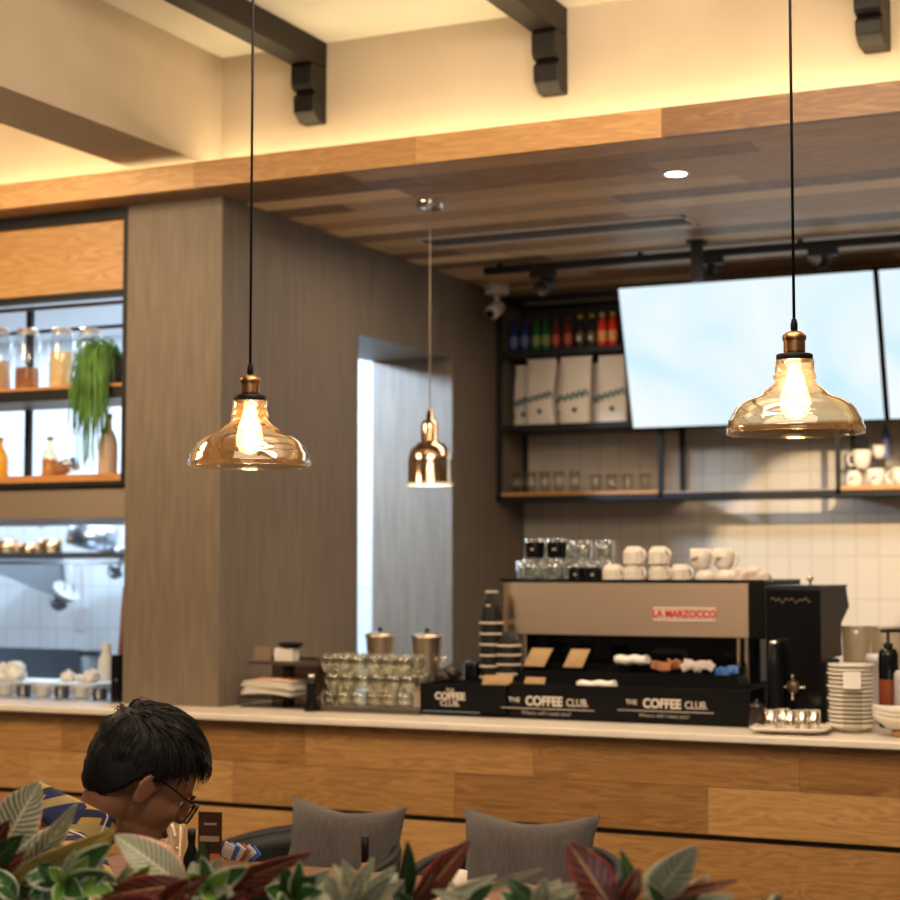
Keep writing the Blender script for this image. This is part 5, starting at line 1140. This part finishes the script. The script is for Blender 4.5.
for k in range(110):                    # fringe falling forward over the forehead
    az = rnd.uniform(-.75, .75); d = dirv(az, rnd.uniform(.60, .95)); p0 = HC + hr(d) * .97; sp_ = rnd.uniform(-.35, .35)
    strand(p0, lambda s, az=az, sp_=sp_: Vector((math.sin(az) * .6 + sp_ + .4 * math.sin(s * 5 + sp_ * 9), 1.15 - 1.25 * s, .25 - 1.5 * s)), rnd.uniform(.035, .065), rnd.uniform(.0014, .0028))
put('hair', mb, hairm, t)
for sx in (-1, 1):
    put('eyebrow', MB().tube([HM @ Vector((sx * (.014 + .034 * k / 5), .100 - .012 * (k / 5) ** 2, .036 + .006 * math.sin(k / 5 * PI))) for k in range(6)], .0032, 6), hairm, t)
    e_ = put('eye', MB().ball(HM @ Vector((sx * .029, .074, .018)), .0115, 16, 10), mat('eye_white', (.7, .65, .6), .2), t)
    put('iris', MB().ball(HM @ Vector((sx * .029, .0825, .0165)), .0050, 12, 8), mat('iris_dark', (.02, .01, .008), .15), e_)
put('lips', MB().ball(HM @ Vector((0, .099, -.045)), (.021, .006, .007), 16, 8), mat('lips', (.26, .08, .06), .45), t)
# glasses
gl_ = put('glasses', MB().tube([HM @ Vector(q) for q in ((-.009, .116, .026), (0, .119, .029), (.009, .116, .026))], .0018, 6), blackg, t)
for sx in (-1, 1):
    rim = []
    for k in range(25):
        a = 2 * PI * k / 24; ca, sa = math.cos(a), math.sin(a); q = lambda v: math.copysign(abs(v) ** .6, v)
        rim.append(HM @ Vector((sx * (.034 + .026 * q(ca)), .115 - .010 * (.5 + .5 * ca), .013 + .020 * q(sa))))
    put('rim', MB().tube(rim, .0019, 6), blackg, gl_)
    c0 = len(rim); mb = MB(); cc = HM @ Vector((sx * .034, .110, .013)); mb.v = [cc] + rim[:24]
    for k in range(24): mb.face((0, 1 + k, 1 + (k + 1) % 24))
    put('lens', mb, clearb, gl_)
    put('temple', MB().tube([HM @ Vector(q) for q in ((sx * .061, .105, .025), (sx * .074, .085, .026), (sx * .0795, .02, .028), (sx * .079, -.010, .028), (sx * .076, -.026, .008))], .0019, 6), blackg, gl_)
# the chair under the person
cp = PO + Matrix.Rotation(PRZ, 3, 'Z') @ Vector((0, .02, 0))
tub_chair('black tub chair the person sits on, mostly hidden by the plants', (cp.x, cp.y, -.0), PRZ + PI, None)

# ================================================================== FOREGROUND PLANTER
def leafmat(name, base, base2, vein, edge, midw=.05, nv=9., vw=.22, edgew=.88, slant=1.1, rough=.38, midcol=None, backc=None, blotch=.0):
    m, N, L = newmat(name); b = N['Principled BSDF']; b.inputs['Roughness'].default_value = rough
    uv = N.new('ShaderNodeUVMap'); s = N.new('ShaderNodeSeparateXYZ'); L.new(uv.outputs[0], s.inputs[0])
    def M(op, a, b_, c=None):
        n = N.new('ShaderNodeMath'); n.operation = op
        for i, q in enumerate((a, b_, c)):
            if q is None: continue
            if isinstance(q, (int, float)): n.inputs[i].default_value = q
            else: L.new(q, n.inputs[i])
        return n.outputs[0]
    a = M('ABSOLUTE', M('MULTIPLY_ADD', s.outputs[1], 2, -1), 0)
    tc = N.new('ShaderNodeTexCoord'); nz = N.new('ShaderNodeTexNoise'); nz.inputs['Scale'].default_value = 28; nz.inputs['Detail'].default_value = 5; L.new(tc.outputs['Object'], nz.inputs[0])
    wob = M('MULTIPLY_ADD', nz.outputs[0], 1.1, -.55)
    ph = M('ADD', M('MULTIPLY', s.outputs[0], nv), M('ADD', M('MULTIPLY', a, -slant), wob)); fr = M('ABSOLUTE', M('ADD', M('FRACT', ph, 0), -.5), 0)
    veinf = M('MULTIPLY', M('LESS_THAN', fr, vw / 2), M('LESS_THAN', a, .95))
    def mix(f, c1, c2):
        n = N.new('ShaderNodeMix'); n.data_type = 'RGBA'
        if isinstance(f, (int, float)): n.inputs[0].default_value = f
        else: L.new(f, n.inputs[0])
        for i, c in ((6, c1), (7, c2)):
            if isinstance(c, tuple): n.inputs[i].default_value = (*c, 1)
            else: L.new(c, n.inputs[i])
        return n.outputs[2]
    c = mix(M('MULTIPLY_ADD', nz.outputs[0], 2.2, -.6), base, base2)
    c = mix(M('MULTIPLY', veinf, .85), c, vein)
    if blotch: c = mix(M('MULTIPLY', M('GREATER_THAN', nz.outputs[0], 1 - blotch), .8), c, vein)
    ed = M('GREATER_THAN', M('ADD', a, M('MULTIPLY', wob, .5)), edgew); c = mix(M('MULTIPLY', ed, .9), c, edge)
    mid = M('LESS_THAN', a, midw); c = mix(M('MULTIPLY', mid, .9), c, midcol or vein)
    L.new(c, b.inputs['Base Color'])
    bp = N.new('ShaderNodeBump'); bp.inputs['Strength'].default_value = .5; bp.inputs['Distance'].default_value = .002; L.new(fr, bp.inputs['Height']); L.new(bp.outputs[0], b.inputs['Normal'])
    b.inputs['Subsurface Weight'].default_value = .0
    MATS[name] = m; return m
pale = leafmat('pale_veined_leaf', (.16, .19, .11), (.32, .33, .22), (.78, .74, .54), (.80, .40, .30), nv=15, vw=.42, slant=3.2, midw=.06, edgew=.93, midcol=(.9, .84, .58))
palew = leafmat('cream_veined_leaf', (.14, .19, .11), (.36, .39, .28), (.82, .78, .62), (.80, .74, .52), nv=10, vw=.36, slant=2.4, midw=.06, edgew=.88, midcol=(.88, .84, .62))
red = leafmat('red_croton_leaf', (.065, .012, .010), (.15, .028, .020), (.36, .13, .07), (.42, .05, .045), nv=7, vw=.14, slant=2., midw=.05, edgew=.93, midcol=(.65, .42, .18), rough=.28)
grn = leafmat('dark_green_leaf', (.012, .045, .014), (.03, .09, .025), (.07, .14, .04), (.04, .10, .03), nv=9, vw=.12, midw=.05, edgew=.97, rough=.25, midcol=(.16, .22, .07))
varg = leafmat('white_edged_leaf', (.025, .09, .022), (.07, .19, .04), (.05, .12, .03), (.78, .80, .60), nv=5, vw=.06, midw=.04, edgew=.76, slant=1., rough=.22, midcol=(.12, .24, .07))
lime = leafmat('lime_leaf', (.13, .30, .04), (.24, .44, .07), (.18, .34, .06), (.68, .74, .36), nv=5, vw=.06, midw=.05, edgew=.82, slant=1., rough=.22, midcol=(.38, .55, .14))
yel = leafmat('yellow_croton_leaf', (.14, .14, .08), (.48, .34, .08), (.85, .58, .13), (.62, .46, .24), nv=8, vw=.5, slant=4, midw=.07, edgew=.93, midcol=(.9, .7, .22))
PY = 2.05
put('planter_box', MB().box(-3.0, .6, 1.90, 2.20, 0, .955).box(-3.0, .6, 1.885, 1.90, .93, .965).box(-3.0, .6, 2.20, 2.215, .93, .965), mat('planter_dark', (.02, .016, .013), .5), label='long dark planter box dividing the room below the leaves', cat='planter')
put('soil', MB().box(-2.98, .58, 1.902, 2.198, .9555, .962), mat('soil_dark', (.025, .017, .012), .95, bump=.8, bscale=80), label='dark soil filling the long planter box', cat='soil', kind='stuff')
def leaf(parent, base, tip, width, m, arch=.12, roll=0., fold=.18, droop=0., wav=.03, shape=.85, name='leaf'):
    B = Vector(base); T = Vector(tip); ax = T - B; Ln = ax.length; ax.normalize(); vw_ = (CAM - (B + T) / 2).normalized()
    sd = ax.cross(vw_).normalized(); nn = sd.cross(ax).normalized()
    if nn.dot(vw_) < 0: nn = -nn
    Rm = Matrix.Rotation(roll, 3, ax); sd = Rm @ sd; nn = Rm @ nn; ph = (B.x * 37) % 6
    def fn(u, v):
        a = 2 * v - 1; wd = width / 2 * (math.sin(PI * min(1, u ** shape)) ** .8 * (1 - .15 * u) + .012) if u < 1 else .0003
        o = abs(a) * wd * fold * 2 * (1 - .3 * u)
        return B - org + ax * Ln * u + sd * wd * a * (1 + 0) + nn * (arch * Ln * math.sin(PI * u) - arch * Ln * .3 * u + o - wd * .25 + wav * wd * math.sin(u * 17 + a * 2 + ph) * abs(a)) + Vector((0, 0, -droop * Ln * u * u))
    org = parent.location
    mb = MB(); mb.grid(fn, 18, 10); return put(name, mb, m, parent, solid=.0008)
def plant(px, label, spec, y=PY, name='potted_plant', stemh=.10):
    x = X(px, y, 1.05); t = thing(name, label, 'plant', (x, y, .9625)); crown = Vector((0, 0, stemh)); rnd = random.Random(px)
    put('stem', MB().tube([(0, 0, -.005), (.003, .002, stemh * .5), (0, 0, stemh + .01)], .006, 8, r1=.004), mat('stem_green', (.10, .13, .04), .5), t)
    for (bx, by, tx, ty, wpx, m, kw) in spec:
        kw = dict(kw); dy0 = kw.pop('d0', rnd.uniform(-.02, .02)); dy1 = kw.pop('d1', rnd.uniform(-.05, .0))
        y0 = y + dy0; y1 = y + dy1; b_ = P(bx, by, 'y', y0); tp_ = P(tx, ty, 'y', y1)
        leaf(t, b_, tp_, wpx * dist(b_.x, y0) / FPX, m, **kw)
        c = t.location + crown * rnd.uniform(.4, 1); d = b_ - t.location
        put('leaf_stalk', MB().tube([c - t.location, (c - t.location + d) / 2 + Vector((0, 0, -.01)), d], .0026, 6), mat('stem_green', (.10, .13, .04), .5), t)
    return t
def fill(px, n, mats, y=PY, pyc=905, spread=26, L_=(38, 62), seed=0, wd=(14, 24), up=.0, lo=886, pxlim=None):
    r = random.Random(px + seed); out = []
    for k in range(n):
        a = r.uniform(-.2, PI + .2) if up == 0 else r.gauss(PI / 2, .6); ln = r.uniform(*L_); bx = px + r.uniform(-spread * .4, spread * .4); by = pyc + r.uniform(-2, 14)
        tx = bx + ln * math.cos(a); ty = max(lo + r.uniform(-5, 8), by - abs(ln * math.sin(a))); out.append((bx, by, tx, ty, r.uniform(*wd), r.choice(mats), dict(arch=r.uniform(.05, .2), roll=r.uniform(-.5, .5))))
    return out
def below(px, n, mats, seed=0, wd=(18, 28)):
    r = random.Random(px * 3 + seed); out = []
    for k in range(n):
        a = r.uniform(0, 2 * PI); ln = r.uniform(35, 60); bx = px + r.uniform(-8, 8); by = 918 + r.uniform(-6, 10); out.append((bx, by, bx + ln * math.cos(a), by - 4 + 22 * math.sin(a), r.uniform(*wd), r.choice(mats), dict(d0=r.uniform(-.03, .03), d1=r.uniform(-.12, .06), arch=.2, roll=r.uniform(-.6, .6))))
    return out
plant(8, 'pale grey-green veined plant at the far left with one tall leaf', [
    (-4, 858, 40, 781, 54, pale, dict(arch=.06, roll=-.2)), (22, 872, 76, 806, 26, palew, dict(arch=.1, roll=.3)), (-12, 852, 8, 822, 24, red, dict(arch=.1)), (-20, 882, 28, 852, 20, red, dict(arch=.15)),
    (10, 880, 60, 822, 24, palew, dict(arch=.1, roll=-.3)), (-15, 868, 22, 836, 28, grn, dict(arch=.1))] + below(0, 6, [grn, red, varg]))
plant(34, 'yellow and cream streaked plant in front of the plaid shirt', [
    (14, 880, 113, 832, 34, yel, dict(arch=.14, roll=.25)), (28, 872, 84, 842, 20, palew, dict(arch=.1)), (20, 895, 70, 868, 22, grn, dict(arch=.1)), (16, 900, -6, 868, 24, varg, dict())] + below(38, 6, [grn, grn, red]), y=PY - .03)
ros = lambda cx, cy, items: [(cx, cy, cx + dx, cy + dy, w_ * 1.3, m_, dict(arch=.12, roll=rr, shape=1.15, d0=0, d1=-.04)) for dx, dy, w_, m_, rr in items]
plant(67, 'small-leaved white-edged plant at lower left', ros(67, 882, [(-42, -5, 20, varg, .2), (-18, -14, 12, lime, 0), (20, -24, 15, lime, .2), (42, -37, 22, varg, -.2), (38, -8, 22, varg, .3), (-38, 16, 24, varg, -.3), (14, 14, 20, varg, .4), (-10, 24, 18, lime, 0), (-30, -18, 16, grn, 0), (8, -30, 14, palew, 0), (44, 8, 18, lime, 0)]) + below(70, 5, [grn, varg]), y=PY - .09)
plant(128, 'low cream-leaved plant under the big striped leaf', [(118, 896, 96, 866, 20, palew, dict()), (124, 892, 150, 866, 18, lime, dict()), (130, 900, 104, 884, 20, varg, dict()), (118, 890, 132, 860, 12, palew, dict())] + below(128, 6, [grn, varg]), y=PY - .04)
plant(184, 'plant with one large cream-veined pink-edged leaf under the chin', [
    (186, 888, 114, 834, 44, pale, dict(arch=.10, roll=.15, fold=.1)), (178, 884, 132, 846, 24, pale, dict(arch=.1, d1=.03)), (196, 884, 203, 842, 17, grn, dict(roll=.4)), (204, 886, 222, 858, 18, palew, dict(roll=-.4)), (200, 888, 192, 862, 20, palew, dict())] + below(186, 4, [grn, red]), y=PY - .02)
plant(150, 'dark red broad-leaved plant low in the middle left', [(192, 884, 98, 898, 30, red, dict(arch=.16, roll=.1)), (160, 906, 205, 876, 26, red, dict(arch=.1)), (170, 908, 110, 902, 22, red, dict())] + below(158, 5, [red, grn]), y=PY - .10)
plant(205, 'small lime rosette beside the red leaves', ros(208, 888, [(-20, -14, 14, lime, 0), (-6, -30, 14, varg, .2), (20, -16, 15, lime, .1), (-26, 4, 16, varg, 0), (24, 6, 18, palew, 0), (6, 14, 16, lime, 0), (38, -20, 18, varg, 0)]) + below(205, 5, [grn, varg]), y=PY - .09)
plant(240, 'red croton with a long leaf reaching right to the cushion', [(216, 888, 312, 853, 22, red, dict(arch=.10, roll=.1)), (222, 896, 290, 882, 18, red, dict(arch=.12)), (226, 900, 262, 870, 22, red, dict(arch=.1)), (238, 904, 300, 888, 18, grn, dict()), (246, 900, 284, 872, 16, palew, dict())] + below(240, 6, [red, grn]), y=PY)
plant(290, 'dark green white-edged small plant right of the long red leaf', ros(292, 896, [(-8, -27, 18, grn, .2), (22, -18, 20, grn, 0), (8, -34, 14, varg, .3), (-26, -8, 18, varg, 0), (30, -4, 18, varg, 0), (-14, 12, 18, lime, 0), (38, -26, 13, palew, 0)]) + below(295, 6, [grn, varg]), y=PY - .05)
plant(352, 'pale frilly veined plant before the first cushion', [(352, 905, 344, 862, 26, palew, dict(roll=.4)), (356, 905, 372, 860, 24, palew, dict(roll=-.3)), (360, 905, 394, 868, 24, palew, dict()), (350, 905, 322, 874, 22, palew, dict()), (352, 905, 334, 864, 20, pale, dict(roll=.5)), (362, 905, 402, 882, 22, palew, dict()), (348, 905, 310, 888, 22, palew, dict()), (354, 906, 360, 872, 24, palew, dict(d1=-.08)), (364, 906, 388, 878, 22, palew, dict(d1=-.1))] + below(352, 6, [palew, grn]), y=PY - .02)
plant(415, 'croton with upright green leaf and dark red leaf', [(404, 905, 408, 841, 22, grn, dict(roll=.5, arch=.04)), (420, 902, 470, 840, 30, red, dict(roll=-.2, arch=.10)), (412, 905, 440, 858, 18, red, dict(roll=.4)), (398, 902, 396, 872, 16, palew, dict())] + below(414, 6, [red, grn]))
plant(458, 'thin pale plant with a red-tipped leaf reaching right', [(440, 903, 496, 876, 16, palew, dict(arch=.08)), (480, 892, 541, 869, 9, pale, dict(arch=.05)), (466, 908, 450, 882, 16, palew, dict()), (470, 905, 492, 884, 14, grn, dict())] + below(460, 5, [palew, grn]), y=PY - .03)
plant(535, 'pale frilly veined plant before the middle cushion', [(535, 905, 506, 878, 18, grn, dict()), (538, 905, 512, 888, 20, palew, dict()), (540, 905, 545, 880, 22, palew, dict()), (545, 905, 575, 884, 20, palew, dict()), (542, 905, 560, 880, 20, palew, dict()), (534, 906, 525, 884, 20, palew, dict()), (520, 906, 500, 892, 16, varg, dict())] + below(538, 6, [palew, varg]), y=PY - .02)
plant(607, 'tall dark red croton before the right edge of the cushion', [(612, 908, 568, 841, 44, red, dict(arch=.06, roll=.1, fold=.1)), (622, 905, 640, 868, 22, red, dict(roll=.5)), (634, 902, 621, 849, 16, grn, dict(roll=.4))] + below(610, 6, [red, grn]))
plant(668, 'cream-veined plant with upright leaf and long red leaf at right', [(652, 900, 696, 846, 38, palew, dict(arch=.05, roll=.1, fold=.1)), (645, 897, 664, 858, 18, palew, dict(roll=-.3, d1=.04)), (655, 902, 738, 880, 16, red, dict(arch=.16)), (684, 904, 708, 876, 20, palew, dict()), (690, 906, 734, 896, 16, palew, dict()), (664, 906, 648, 884, 18, varg, dict())] + below(668, 6, [palew, grn]))
plant(765, 'low green plant at the right end below the boards', below(765, 7, [grn, varg], wd=(12, 18)))
